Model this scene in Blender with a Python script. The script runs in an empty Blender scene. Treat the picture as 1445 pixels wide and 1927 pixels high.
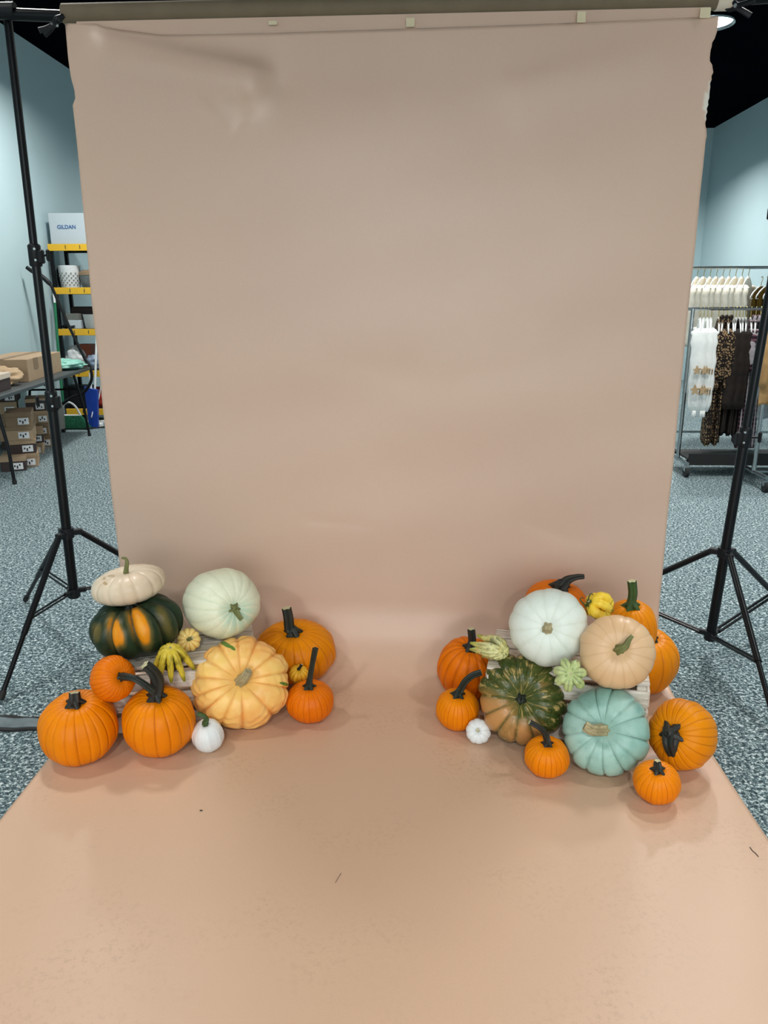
import bpy, math, random
import numpy as np
from mathutils import Matrix, Vector
PI = math.pi
SC = bpy.context.scene
COL = SC.collection
rng = np.random.RandomState(7)
random.seed(7)

# ------------------------------------------------------------------ camera
W, H = 1445, 1927
CF, CPITCH, CYAW, CROLL = 1441.6, 0.2713, -0.0376, -0.0030
CAMLOC = np.array([0.0945, 0.0, 1.4536])
_F = np.array([math.sin(CYAW)*math.cos(CPITCH), math.cos(CYAW)*math.cos(CPITCH), -math.sin(CPITCH)])
_R0 = np.cross(_F, [0, 0, 1.]); _R0 /= np.linalg.norm(_R0); _U0 = np.cross(_R0, _F)
_R = math.cos(CROLL)*_R0+math.sin(CROLL)*_U0
_U = -math.sin(CROLL)*_R0+math.cos(CROLL)*_U0
cd = bpy.data.cameras.new('camera'); cam = bpy.data.objects.new('camera', cd); COL.objects.link(cam)
cd.sensor_fit = 'VERTICAL'; cd.sensor_height = 24; cd.lens = 24*CF/H; cd.clip_start = .01; cd.clip_end = 60
cam.matrix_world = Matrix([[_R[0], _U[0], -_F[0], CAMLOC[0]], [_R[1], _U[1], -_F[1], CAMLOC[1]],
                           [_R[2], _U[2], -_F[2], CAMLOC[2]], [0, 0, 0, 1]])
SC.camera = cam
SC.view_settings.view_transform = 'Standard'; SC.view_settings.look = 'None'
SC.view_settings.exposure = 0.0; SC.view_settings.gamma = 1.0; SC.view_settings.use_curve_mapping = False

def ray(x, y): return _F*CF+_R*(x-W/2)-_U*(y-H/2)
def at(x, y, Y):
    d = ray(x, y); return CAMLOC+d*(Y-CAMLOC[1])/d[1]
def atz(x, y, Z=0.):
    d = ray(x, y); return CAMLOC+d*(Z-CAMLOC[2])/d[2]
def proj(P):
    d = np.atleast_2d(P)-CAMLOC; z = d@_F
    return np.stack([W/2+CF*(d@_R)/z, H/2-CF*(d@_U)/z], 1)

# ------------------------------------------------------------------ world and lamps
wd = bpy.data.worlds.new('world'); SC.world = wd; wd.use_nodes = True
wd.node_tree.nodes['Background'].inputs[0].default_value = (.55, .65, .7, 1)
wd.node_tree.nodes['Background'].inputs[1].default_value = .05
LAMPZ = 3.86
#            x     y    power  beam
LAMPS = [(-2.6, -2.9, 100, 150), (0.1, -2.5, 108, 150), (2.8, -2.9, 100, 150),
         (-2.5, 2.1, 19, 130), (2.7, 2.1, 19, 130),
         (-1.9, 4.1, 42, 140), (2.0, 4.1, 42, 140),
         (2.5, 5.3, 34, 140), (-2.9, 8.0, 74, 164), (0.3, 8.0, 50, 150), (2.79, 8.05, 84, 164),  # first of this row is an extra lamp added to brighten the clothes racks
         (-2.6, 12.0, 44, 150), (3.4, 12.2, 112, 150)]

# added frontal fill, shaped as daylight from an invented window behind the camera
wl = bpy.data.lights.new('front_fill_light', 'AREA'); wl.shape = 'RECTANGLE'; wl.size = 3.8; wl.size_y = 2.0; wl.energy = 74; wl.color = (.95, .975, 1.)
wo = bpy.data.objects.new('front_fill_light', wl); COL.objects.link(wo); wo.location = (.3, -4.38, 1.75); wo.rotation_euler = (PI/2, 0, 0)

# ------------------------------------------------------------------ mesh helpers
class MB:
    def __init__(s): s.v = []; s.f = []; s.m = []
    def add(s, v, f, m=0):
        o = len(s.v); s.v += [tuple(map(float, p)) for p in v]
        s.f += [tuple(i+o for i in q) for q in f]; s.m += [m]*len(f)
    def box(s, c, d, rz=0, m=0, bev=0, M=None):
        x, y, z = [k/2 for k in d]
        if bev <= 0:
            v = [(sx*x, sy*y, sz*z) for sz in (-1, 1) for sx, sy in ((-1, -1), (1, -1), (1, 1), (-1, 1))]
            f = [(3, 2, 1, 0), (4, 5, 6, 7), (0, 1, 5, 4), (1, 2, 6, 5), (2, 3, 7, 6), (3, 0, 4, 7)]
        else:
            b = min(bev, x*.9, y*.9, z*.9); v = []; f = []
            rings = [(-z, b, 0), (-z+b, 0, 0), (z-b, 0, 0), (z, b, 0)]
            for zz, ins, _ in rings:
                X, Y_ = x-ins, y-ins
                c_ = b if ins == 0 else b*.4
                v += [(-X+c_, -Y_, zz), (X-c_, -Y_, zz), (X, -Y_+c_, zz), (X, Y_-c_, zz), (X-c_, Y_, zz), (-X+c_, Y_, zz), (-X, Y_-c_, zz), (-X, -Y_+c_, zz)]
            for r in range(3):
                for i in range(8):
                    a, bb = r*8+i, r*8+(i+1) % 8
                    f.append((a, bb, bb+8, a+8))
            f.append(tuple(range(7, -1, -1))); f.append(tuple(range(24, 32)))
        v = np.array(v)
        if M is not None: v = v@np.array(M).T
        if rz: v = v@np.array([[math.cos(rz), math.sin(rz), 0], [-math.sin(rz), math.cos(rz), 0], [0, 0, 1]])
        s.add(v+np.array(c), f, m); return s
    def tube(s, P, r, n=10, m=0, cap=True, ridges=0, ramp=0., capm=None, flat=1.):
        P = np.array(P, float); k = len(P)
        r = np.full(k, r) if np.isscalar(r) else np.array(r, float)
        T = np.gradient(P, axis=0); T /= np.linalg.norm(T, axis=1)[:, None]+1e-12
        up = np.array([0, 0, 1.]) if abs(T[0][2]) < .9 else np.array([0, 1., 0])
        N = np.cross(T[0], up); N /= np.linalg.norm(N); v = []
        for i in range(k):
            N = N-T[i]*(N@T[i]); N /= np.linalg.norm(N); B = np.cross(T[i], N)
            for j in range(n):
                a = 2*PI*j/n; rr = r[i]*(1+ramp*math.cos(ridges*a) if ridges else 1)
                v.append(P[i]+rr*(math.cos(a)*N+flat*math.sin(a)*B))
        f = [(i*n+j, i*n+(j+1) % n, (i+1)*n+(j+1) % n, (i+1)*n+j) for i in range(k-1) for j in range(n)]
        s.add(v, f, m)
        if cap:
            o = len(s.v)-k*n
            s.f.append(tuple(o+j for j in range(n-1, -1, -1))); s.m.append(m)
            s.f.append(tuple(o+(k-1)*n+j for j in range(n))); s.m.append(m if capm is None else capm)
        return s
    def lathe(s, prof, c=(0, 0, 0), n=28, m=0, close=False):
        v = [(c[0]+r*math.cos(2*PI*j/n), c[1]+r*math.sin(2*PI*j/n), c[2]+z) for r, z in prof for j in range(n)]
        k = len(prof)
        f = [(i*n+j, i*n+(j+1) % n, (i+1)*n+(j+1) % n, (i+1)*n+j) for i in range(k-1) for j in range(n)]
        s.add(v, f, m); o = len(s.v)-k*n
        if prof[0][0] > 1e-5: s.f.append(tuple(o+j for j in range(n-1, -1, -1))); s.m.append(m)
        if prof[-1][0] > 1e-5: s.f.append(tuple(o+(k-1)*n+j for j in range(n))); s.m.append(m)
        return s
    def build(s, name, mats, parent=None, smooth=False, attrs=None, loc=None):
        me = bpy.data.meshes.new(name); v = s.v
        if loc is not None: v = [tuple(np.array(p)-np.array(loc)) for p in v]
        me.from_pydata(v, [], s.f)
        mats = mats if isinstance(mats, (list, tuple)) else [mats]
        for m in mats: me.materials.append(m)
        if any(s.m): me.polygons.foreach_set('material_index', s.m)
        if smooth:
            me.polygons.foreach_set('use_smooth', [True]*len(s.f))
            if smooth == 'auto':
                try: me.set_sharp_from_angle(angle=math.radians(38))
                except Exception: pass
        for k, a in (attrs or {}).items():
            at_ = me.attributes.new(k, 'FLOAT', 'POINT'); at_.data.foreach_set('value', np.array(a, np.float32))
        me.validate(); me.update()
        o = bpy.data.objects.new(name, me); COL.objects.link(o)
        if parent is not None: o.parent = parent
        if loc is not None: o.location = loc
        return o

def tag(o, label=None, cat=None, group=None, kind=None):
    for k, v in (('label', label), ('category', cat), ('group', group), ('kind', kind)):
        if v: o[k] = v
    return o
def thing(name, label, cat, loc=(0, 0, 0), rz=0, group=None):
    o = bpy.data.objects.new(name, None); o.empty_display_size = .05; COL.objects.link(o)
    o.location = loc; o.rotation_euler = (0, 0, rz); return tag(o, label, cat, group)
def dup(root, loc, rz=None, label=None, group=None, scale=None):
    r = root.copy(); COL.objects.link(r); r.location = loc
    if rz is not None: r.rotation_euler = (0, 0, rz)
    if scale is not None: r.scale = scale
    if label: r['label'] = label
    if group: r['group'] = group
    def rec(a, b):
        for ch in list(a.children):
            c = ch.copy(); COL.objects.link(c); c.parent = b; rec(ch, c)
    rec(root, r); return r
def catmull(P, n=8):
    P = np.array(P, float); Q = np.vstack([2*P[0]-P[1], P, 2*P[-1]-P[-2]]); out = []
    for i in range(1, len(Q)-2):
        for t in np.linspace(0, 1, n, endpoint=False):
            a, b, c, d = Q[i-1:i+3]
            out.append(.5*((2*b)+(-a+c)*t+(2*a-5*b+4*c-d)*t*t+(-a+3*b-3*c+d)*t**3))
    out.append(P[-1]); return np.array(out)

# ------------------------------------------------------------------ materials
def srgb(r, g, b):
    f = lambda c: (c/255/12.92 if c/255 <= .04045 else ((c/255+.055)/1.055)**2.4)
    return (f(r), f(g), f(b), 1)
class MT:
    def __init__(s, name, rough=.5, metal=0., spec=.5):
        s.m = bpy.data.materials.new(name); s.m.use_nodes = True; s.t = s.m.node_tree
        s.b = s.t.nodes['Principled BSDF']; s.set('Roughness', rough); s.set('Metallic', metal); s.set('Specular IOR Level', spec)
        s._co = None
    def set(s, k, v):
        if hasattr(v, 'default_value') or hasattr(v, 'is_output'): s.t.links.new(v, s.b.inputs[k])
        else: s.b.inputs[k].default_value = v
    def inp(s, sock, v):
        if hasattr(v, 'is_output'): s.t.links.new(v, sock)
        else: sock.default_value = v
    @property
    def co(s):
        if s._co is None: s._co = s.t.nodes.new('ShaderNodeTexCoord').outputs['Object']
        return s._co
    def noise(s, scale, detail=3, rough=.5, vec=None, dist=0):
        n = s.t.nodes.new('ShaderNodeTexNoise'); n.inputs['Scale'].default_value = scale
        n.inputs['Detail'].default_value = detail; n.inputs['Roughness'].default_value = rough; n.inputs['Distortion'].default_value = dist
        s.t.links.new(vec or s.co, n.inputs['Vector']); return n.outputs['Fac']
    def voro(s, scale, vec=None, feature='F1', out='Distance'):
        n = s.t.nodes.new('ShaderNodeTexVoronoi'); n.feature = feature; n.inputs['Scale'].default_value = scale
        s.t.links.new(vec or s.co, n.inputs['Vector']); return n.outputs[out]
    def scaled(s, sc):
        n = s.t.nodes.new('ShaderNodeMapping'); n.inputs['Scale'].default_value = sc; s.t.links.new(s.co, n.inputs['Vector']); return n.outputs[0]
    def attr(s, name):
        n = s.t.nodes.new('ShaderNodeAttribute'); n.attribute_name = name; return n.outputs['Fac']
    def ramp(s, fac, stops, interp='LINEAR'):
        n = s.t.nodes.new('ShaderNodeValToRGB'); s.t.links.new(fac, n.inputs[0]); e = n.color_ramp.elements; n.color_ramp.interpolation = interp
        while len(e) < len(stops): e.new(.5)
        for k, (p, c) in enumerate(stops):
            e[k].position = p; e[k].color = c if len(c) == 4 else (*c, 1)
        return n.outputs[0]
    def fr(s, fac, lo, hi, a=0., b=1.):
        n = s.t.nodes.new('ShaderNodeMapRange'); s.t.links.new(fac, n.inputs[0])
        for i, v in enumerate((lo, hi, a, b)): n.inputs[i+1].default_value = v
        return n.outputs[0]
    def mix(s, fac, a, b, mode='MIX'):
        n = s.t.nodes.new('ShaderNodeMix'); n.data_type = 'RGBA'; n.blend_type = mode
        s.inp(n.inputs[0], fac); s.inp(n.inputs[6], a); s.inp(n.inputs[7], b); return n.outputs[2]
    def math(s, op, a, b=0.):
        n = s.t.nodes.new('ShaderNodeMath'); n.operation = op; s.inp(n.inputs[0], a); s.inp(n.inputs[1], b); return n.outputs[0]
    def bump(s, h, strength=.3, dist=.002):
        n = s.t.nodes.new('ShaderNodeBump'); n.inputs['Strength'].default_value = strength; n.inputs['Distance'].default_value = dist
        s.t.links.new(h, n.inputs['Height']); s.t.links.new(n.outputs[0], s.b.inputs['Normal'])
def plain(name, c, rough=.5, metal=0., var=.12, scale=20, bump=0., bs=200, spec=.5):
    m = MT(name, rough, metal, spec); c2 = tuple(max(0, k*(1-var)) for k in c[:3])+(1,)
    m.set('Base Color', m.mix(m.fr(m.noise(scale, 4), .3, .7), c, c2))
    if bump: m.bump(m.noise(bs, 2), bump)
    return m.m

m_wall = plain('painted_wall', srgb(182, 206, 211), .85, var=.03, scale=1.5, bump=.06, bs=120)
m_ceil = plain('black_ceiling', (.0025, .003, .005, 1), 1., spec=.0)
m_black = plain('black_powdercoat', (.003, .0035, .005, 1), .34, var=.3, spec=.28)
m_blackp = plain('black_plastic', (.006, .007, .009, 1), .5, var=.3, spec=.3)
m_chrome = plain('chrome_tube', (.42, .46, .47, 1), .25, 1.)
m_steel = plain('bolt_steel', (.7, .7, .68, 1), .3, 1.)
m_yellow = plain('yellow_beam', srgb(238, 186, 44), .45, var=.08)
m_kraft = plain('kraft_card', srgb(178, 152, 122), .8, var=.12, scale=9, bump=.1)
m_kraftd = plain('dark_kraft_card', srgb(140, 118, 92), .8, var=.15, scale=9)  # darker kraft tone for tape, lids and some boxes
m_brownd = plain('dark_brown_card', srgb(62, 48, 46), .7)
m_cream = plain('cream_card', srgb(224, 208, 188), .7, var=.05)
m_white = plain('white_plastic', srgb(226, 230, 230), .45, var=.05)
m_sticker = plain('white_sticker', srgb(232, 234, 236), .6, var=.03)
m_ink = plain('black_ink', (.02, .02, .025, 1), .6)
m_blue = plain('blue_plastic', srgb(30, 70, 170), .4)
m_red = plain('red_plastic', srgb(150, 34, 30), .45)
m_green = plain('green_plastic', srgb(14, 110, 72), .45)
m_greyp = plain('grey_plastic', srgb(120, 122, 116), .55)
m_tabletop = plain('dark_grey_tabletop', srgb(70, 78, 80), .5, bump=.15)
m_boxg = plain('pale_grey_card', srgb(190, 200, 206), .6, var=.03)
m_logo = plain('blue_print', srgb(24, 92, 150), .6)
m_tape = plain('masking_tape', srgb(222, 208, 172), .6, var=.08)
m_paperk = plain('crumpled_kraft_paper', srgb(196, 168, 132), .8, var=.15)
m_cord = plain('white_cord', srgb(225, 225, 222), .5)
m_rubber = plain('black_rubber', (.008, .008, .008, 1), .7)
m_glass = MT('smoky_glass', .15); m_glass.set('Base Color', (.25, .28, .28, 1)); m_glass.set('Transmission Weight', .4); m_glass = m_glass.m

def mk_carpet():
    m = MT('speckled_carpet', .95, spec=.15)
    n = m.noise(80, 3, .8, dist=.4)
    c = m.ramp(n, [(.36, srgb(24, 38, 46)), (.46, srgb(70, 90, 96)), (.53, srgb(118, 138, 142)), (.59, srgb(190, 208, 210)), (.66, srgb(240, 246, 246))])
    big = m.fr(m.noise(1.6, 3), .3, .7)
    c = m.mix(m.math('MULTIPLY', big, .12), c, srgb(120, 136, 140))
    m.set('Base Color', c); m.bump(n, .8, .006); return m.m
m_carpet = mk_carpet()
def mk_paper():
    m = MT('seamless_paper', .38, spec=.45)
    base = m.mix(m.fr(m.noise(1.3, 3), .3, .7), srgb(210, 179, 158), srgb(215, 185, 163))
    fib = m.fr(m.noise(420, 2), .3, .7)
    base = m.mix(m.math('MULTIPLY', fib, .10), base, srgb(150, 120, 98))
    # scuffs and footmarks on the part that lies on the floor
    sc = m.math('MULTIPLY', m.fr(m.noise(2.6, 2), .47, .66), m.fr(m.noise(70, 4, .7), .50, .68))
    sc = m.math('MULTIPLY', sc, m.attr('lying'))
    base = m.mix(m.math('MULTIPLY', sc, .28), base, srgb(142, 114, 92))
    base = m.mix(m.attr('lying'), base, m.mix(1., base, (.985, .925, .83, 1), 'MULTIPLY'))  # warmer floor light painted into the paper colour where it lies flat
    base = m.mix(m.attr('torn'), base, srgb(226, 218, 204))
    m.set('Base Color', base); m.bump(m.noise(260, 3), .10, .001); return m.m
m_paper = mk_paper()
m_core = plain('kraft_core', srgb(118, 104, 82), .75, var=.12, scale=14)
def mk_wood():
    m = MT('whitewashed_wood', .75)
    g = m.noise(7, 5, .65, vec=m.scaled((1, 14, 14)), dist=.4)
    c = m.ramp(g, [(.3, srgb(150, 132, 112)), (.45, srgb(205, 196, 182)), (.7, srgb(232, 226, 216))])
    m.set('Base Color', c); m.bump(g, .5, .003); return m.m
m_wood = mk_wood()

def rind(name, base, alt, groove, gamt=.6, gpow=2., mott=3., mlo=.35, mhi=.65, rough=.38, patch=None, fine=None, bump=.15, bs=60, streak=0., coat=.15, meridian=None, spec=.3):
    """pumpkin skin: base to alt by noise, a line colour in the grooves, patches and streaks of their own"""
    m = MT(name, rough, spec=spec)
    c = m.mix(m.fr(m.noise(mott, 4, .6), mlo, mhi), base, alt)
    if meridian is not None:   # fine streaks running from stem to blossom end
        n = m.t.nodes.new('ShaderNodeCombineXYZ')
        m.inp(n.inputs[0], m.math('MULTIPLY', m.attr('azim'), 46.)); m.inp(n.inputs[1], m.math('MULTIPLY', m.attr('polar'), 9.)); 
        st = m.noise(1., 3, .6, vec=n.outputs[0], dist=.3)
        c = m.mix(m.math('MULTIPLY', m.fr(st, .54, .66), meridian[1]), c, meridian[0])
    if fine is not None: c = m.mix(m.math('MULTIPLY', m.fr(m.noise(fine[1], 4, .7), .52, .66), fine[2]), c, fine[0])
    if patch is not None:
        pf = m.math('ADD', m.attr('patch'), m.math('MULTIPLY', m.math('SUBTRACT', m.noise(14, 4, .65), .5), .5))
        for lo, hi, col in patch: c = m.mix(m.fr(pf, lo, hi), c, col)
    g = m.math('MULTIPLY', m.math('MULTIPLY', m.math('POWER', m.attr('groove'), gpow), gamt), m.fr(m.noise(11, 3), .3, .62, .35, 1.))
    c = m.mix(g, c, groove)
    m.set('Base Color', c); m.set('Coat Weight', coat); m.set('Coat Roughness', .3)
    m.bump(m.noise(bs, 4), bump, .002); return m.m
def mk_orange(name, a, b, g): return rind(name, a, b, g, .72, 2., 5, rough=.42, fine=(srgb(240, 156, 40), 160, .18), bs=220, bump=.12, coat=.02, spec=.16)
m_or1 = mk_orange('orange_rind', srgb(238, 138, 0), srgb(230, 124, 0), srgb(150, 66, 0))
m_or2 = mk_orange('deep_orange_rind', srgb(232, 120, 0), srgb(222, 106, 0), srgb(140, 56, 0))
m_or3 = mk_orange('golden_orange_rind', srgb(232, 142, 4), srgb(222, 128, 0), srgb(146, 72, 0))
m_cream_r = rind('cream_rind', srgb(232, 216, 190), srgb(222, 200, 172), srgb(186, 160, 128), .45, 3, 6, patch=[(.35, .6, srgb(190, 162, 122))])
m_whiteg = rind('greenish_white_rind', srgb(238, 240, 212), srgb(226, 232, 202), srgb(188, 202, 172), .4, 2, 3, fine=(srgb(160, 165, 135), 90, .12), patch=[(.3, .8, srgb(170, 205, 178))])
m_whiteb = rind('cool_white_rind', srgb(230, 238, 228), srgb(222, 232, 222), srgb(196, 206, 184), .35, 2, 4, fine=(srgb(190, 196, 160), 60, .12))
m_white_r = rind('white_rind', srgb(232, 234, 232), srgb(224, 228, 228), srgb(210, 214, 210), .3, 3, 4)
m_tan = rind('tan_rind', srgb(224, 188, 146), srgb(216, 176, 132), srgb(184, 136, 90), .5, 3, 5, bump=.1)
m_teal = rind('blue_green_rind', srgb(168, 204, 192), srgb(134, 178, 166), srgb(44, 84, 68), .9, 4, 7, fine=(srgb(110, 152, 138), 26, .35), bump=.25)
m_bump = rind('peach_rind', srgb(252, 208, 118), srgb(246, 178, 98), srgb(212, 112, 14), .9, 2, 5, patch=[(.35, .6, srgb(96, 130, 50))], fine=(srgb(250, 216, 140), 18, .5), bump=.3, bs=40)
m_greeno = rind('dark_green_rind', srgb(24, 42, 26), srgb(36, 56, 34), srgb(8, 16, 10), .8, 3, 7, patch=[(.12, .45, srgb(104, 92, 44)), (.45, .75, srgb(226, 140, 12)), (.9, 1.3, srgb(240, 170, 60))], fine=(srgb(60, 70, 40), 50, .3), bump=.2, rough=.42, coat=.0)
m_greenm = rind('mottled_green_rind', srgb(76, 86, 34), srgb(52, 68, 26), srgb(30, 36, 12), .75, 4, 7, patch=[(.25, .85, srgb(188, 136, 80))], meridian=(srgb(196, 168, 104), .8), fine=(srgb(150, 130, 70), 60, .25), bump=.2, rough=.3)
m_mini = rind('striped_mini_rind', srgb(246, 218, 136), srgb(242, 206, 116), srgb(226, 142, 18), 1., 1.6, 6)
m_mini2 = rind('yellow_mini_rind', srgb(240, 190, 50), srgb(232, 176, 36), srgb(204, 124, 10), .9, 2.2, 6)
m_crownY = rind('yellow_green_finger_skin', srgb(222, 196, 66), srgb(200, 176, 48), srgb(22, 30, 12), .95, 8, 9, patch=[(.5, 1., srgb(120, 124, 24))], fine=(srgb(60, 70, 20), 36, .5))
m_crownG = rind('pale_green_finger_skin', srgb(200, 212, 152), srgb(168, 188, 118), srgb(28, 48, 20), .95, 4, 12, patch=[(.7, 1.1, srgb(96, 124, 60))], fine=(srgb(112, 136, 70), 30, .5), bump=.6, bs=45)
m_crownS = rind('striped_finger_skin', srgb(232, 228, 170), srgb(214, 212, 130), srgb(26, 36, 18), .95, 4, 10, patch=[(.6, 1.1, srgb(150, 160, 50))], meridian=(srgb(40, 52, 22), .7), fine=(srgb(226, 158, 30), 16, .55))
m_crownB = rind('bright_yellow_finger_skin', srgb(250, 206, 40), srgb(246, 218, 84), srgb(226, 168, 10), .5, 3, 4, patch=[(.45, .75, srgb(52, 74, 22))])
m_under = plain('dark_green_underside', srgb(22, 34, 20), .4, var=.4, scale=30)
m_stemD = plain('dark_green_stem', srgb(30, 40, 30), .55, var=.5, scale=60, bump=.4, bs=150)
m_stemG = plain('green_stem', srgb(60, 88, 34), .55, var=.4, scale=50, bump=.4, bs=150)
m_stemK = plain('near_black_stem', srgb(34, 38, 34), .5, var=.4, scale=60, bump=.4, bs=150)
m_stemT = plain('dry_tan_stem', srgb(190, 176, 134), .7, var=.45, scale=55, bump=.5, bs=120)
m_stemO = plain('olive_stem', srgb(120, 124, 70), .6, var=.35, scale=50, bump=.4, bs=150)
m_cut = plain('pale_cut_end', srgb(206, 200, 158), .8, var=.3, scale=90)

# ------------------------------------------------------------------ room
def struct(name, mb, mat, **k): return tag(mb.build(name, mat, **k), kind='structure')
WH = 4.22
XL, XR, YB, YF = -4.2, 5.15, 14.4, -4.5
struct('floor', MB().box((.475, 4.95, -.05), (9.75, 19.3, .1)), m_carpet)
struct('ceiling', MB().box((.475, 4.95, WH+.05), (9.75, 19.3, .1)), m_ceil)
struct('wall_left', MB().box((XL-.06, 4.95, WH/2), (.12, 18.9, WH)), m_wall)
struct('wall_right', MB().box((XR+.06, 4.95, WH/2), (.12, 18.9, WH)), m_wall)
struct('wall_back', MB().box((.475, YB+.06, WH/2), (9.35, .12, WH)), m_wall)
struct('wall_front', MB().box((.475, YF-.06, WH/2), (9.35, .12, WH)), m_wall)
m_pane = MT('added_glow_pane', .3); m_pane.set('Base Color', (.8, .85, .9, 1)); m_pane.set('Emission Color', (.9, .96, 1, 1)); m_pane.set("Emission Strength", 2.0); m_pane = m_pane.m
win = struct('added_window_1', MB().box((.3, -4.47, 1.75), (3.9, .05, 2.1)), m_pane)  # invented unseen window, its glowing pane added for frontal light
fr_ = MB()
for x in (-1.67, .3, 2.27): fr_.box((x, -4.43, 1.75), (.06, .06, 2.16), bev=.004)
for z in (.69, 2.81): fr_.box((.3, -4.43, z), (4.0, .06, .06), bev=.004)
fr_.build('added_window_frame', m_black, win)
# a shallow pilaster strip down the left wall
p = at(74, 600, 8.9)
struct('trim_1', MB().box((XL+.012, 9.02, 1.2), (.024, .05, 2.4)), m_wall)

lampm = MT('lamp_diffuser', .5); lampm.set('Base Color', (1, 1, 1, 1)); lampm.set('Emission Color', (.97, 1, 1, 1)); lampm.set('Emission Strength', 9.); lampm = lampm.m
def lamp(x, y, pw, beam):
    t = thing('ceiling_lamp', 'bright silver ceiling lamp high at the right end of the paper roll' if (x > 2.8 and 7 < y < 9) else 'silver ceiling lamp hanging from the black ceiling', 'lamp', (x, y, LAMPZ), group=None if (x > 2.8 and 7 < y < 9) else 'ceiling lamps')
    MB().lathe([(.05, .24), (.07, .2), (.09, .12), (.2, .04), (.215, 0.0), (.205, 0.0), (.19, .035), (.06, .1)], n=32).build('housing', m_chrome, t, smooth=True)
    MB().lathe([(.19, .02), (.19, .03)], n=32).build('diffuser', lampm, t)
    MB().tube([(0, 0, .2), (0, 0, WH-LAMPZ)], .01, 8).build('drop_rod', m_black, t)
    l = bpy.data.lights.new('lamp_light', 'AREA'); l.shape = 'DISK'; l.size = .40; l.energy = pw; l.color = (1., .985, .955)
    l.spread = math.radians(beam)
    o = bpy.data.objects.new('lamp_light', l); COL.objects.link(o); o.parent = t; o.location = (0, 0, -.012)
for L_ in LAMPS: lamp(*L_)

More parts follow.
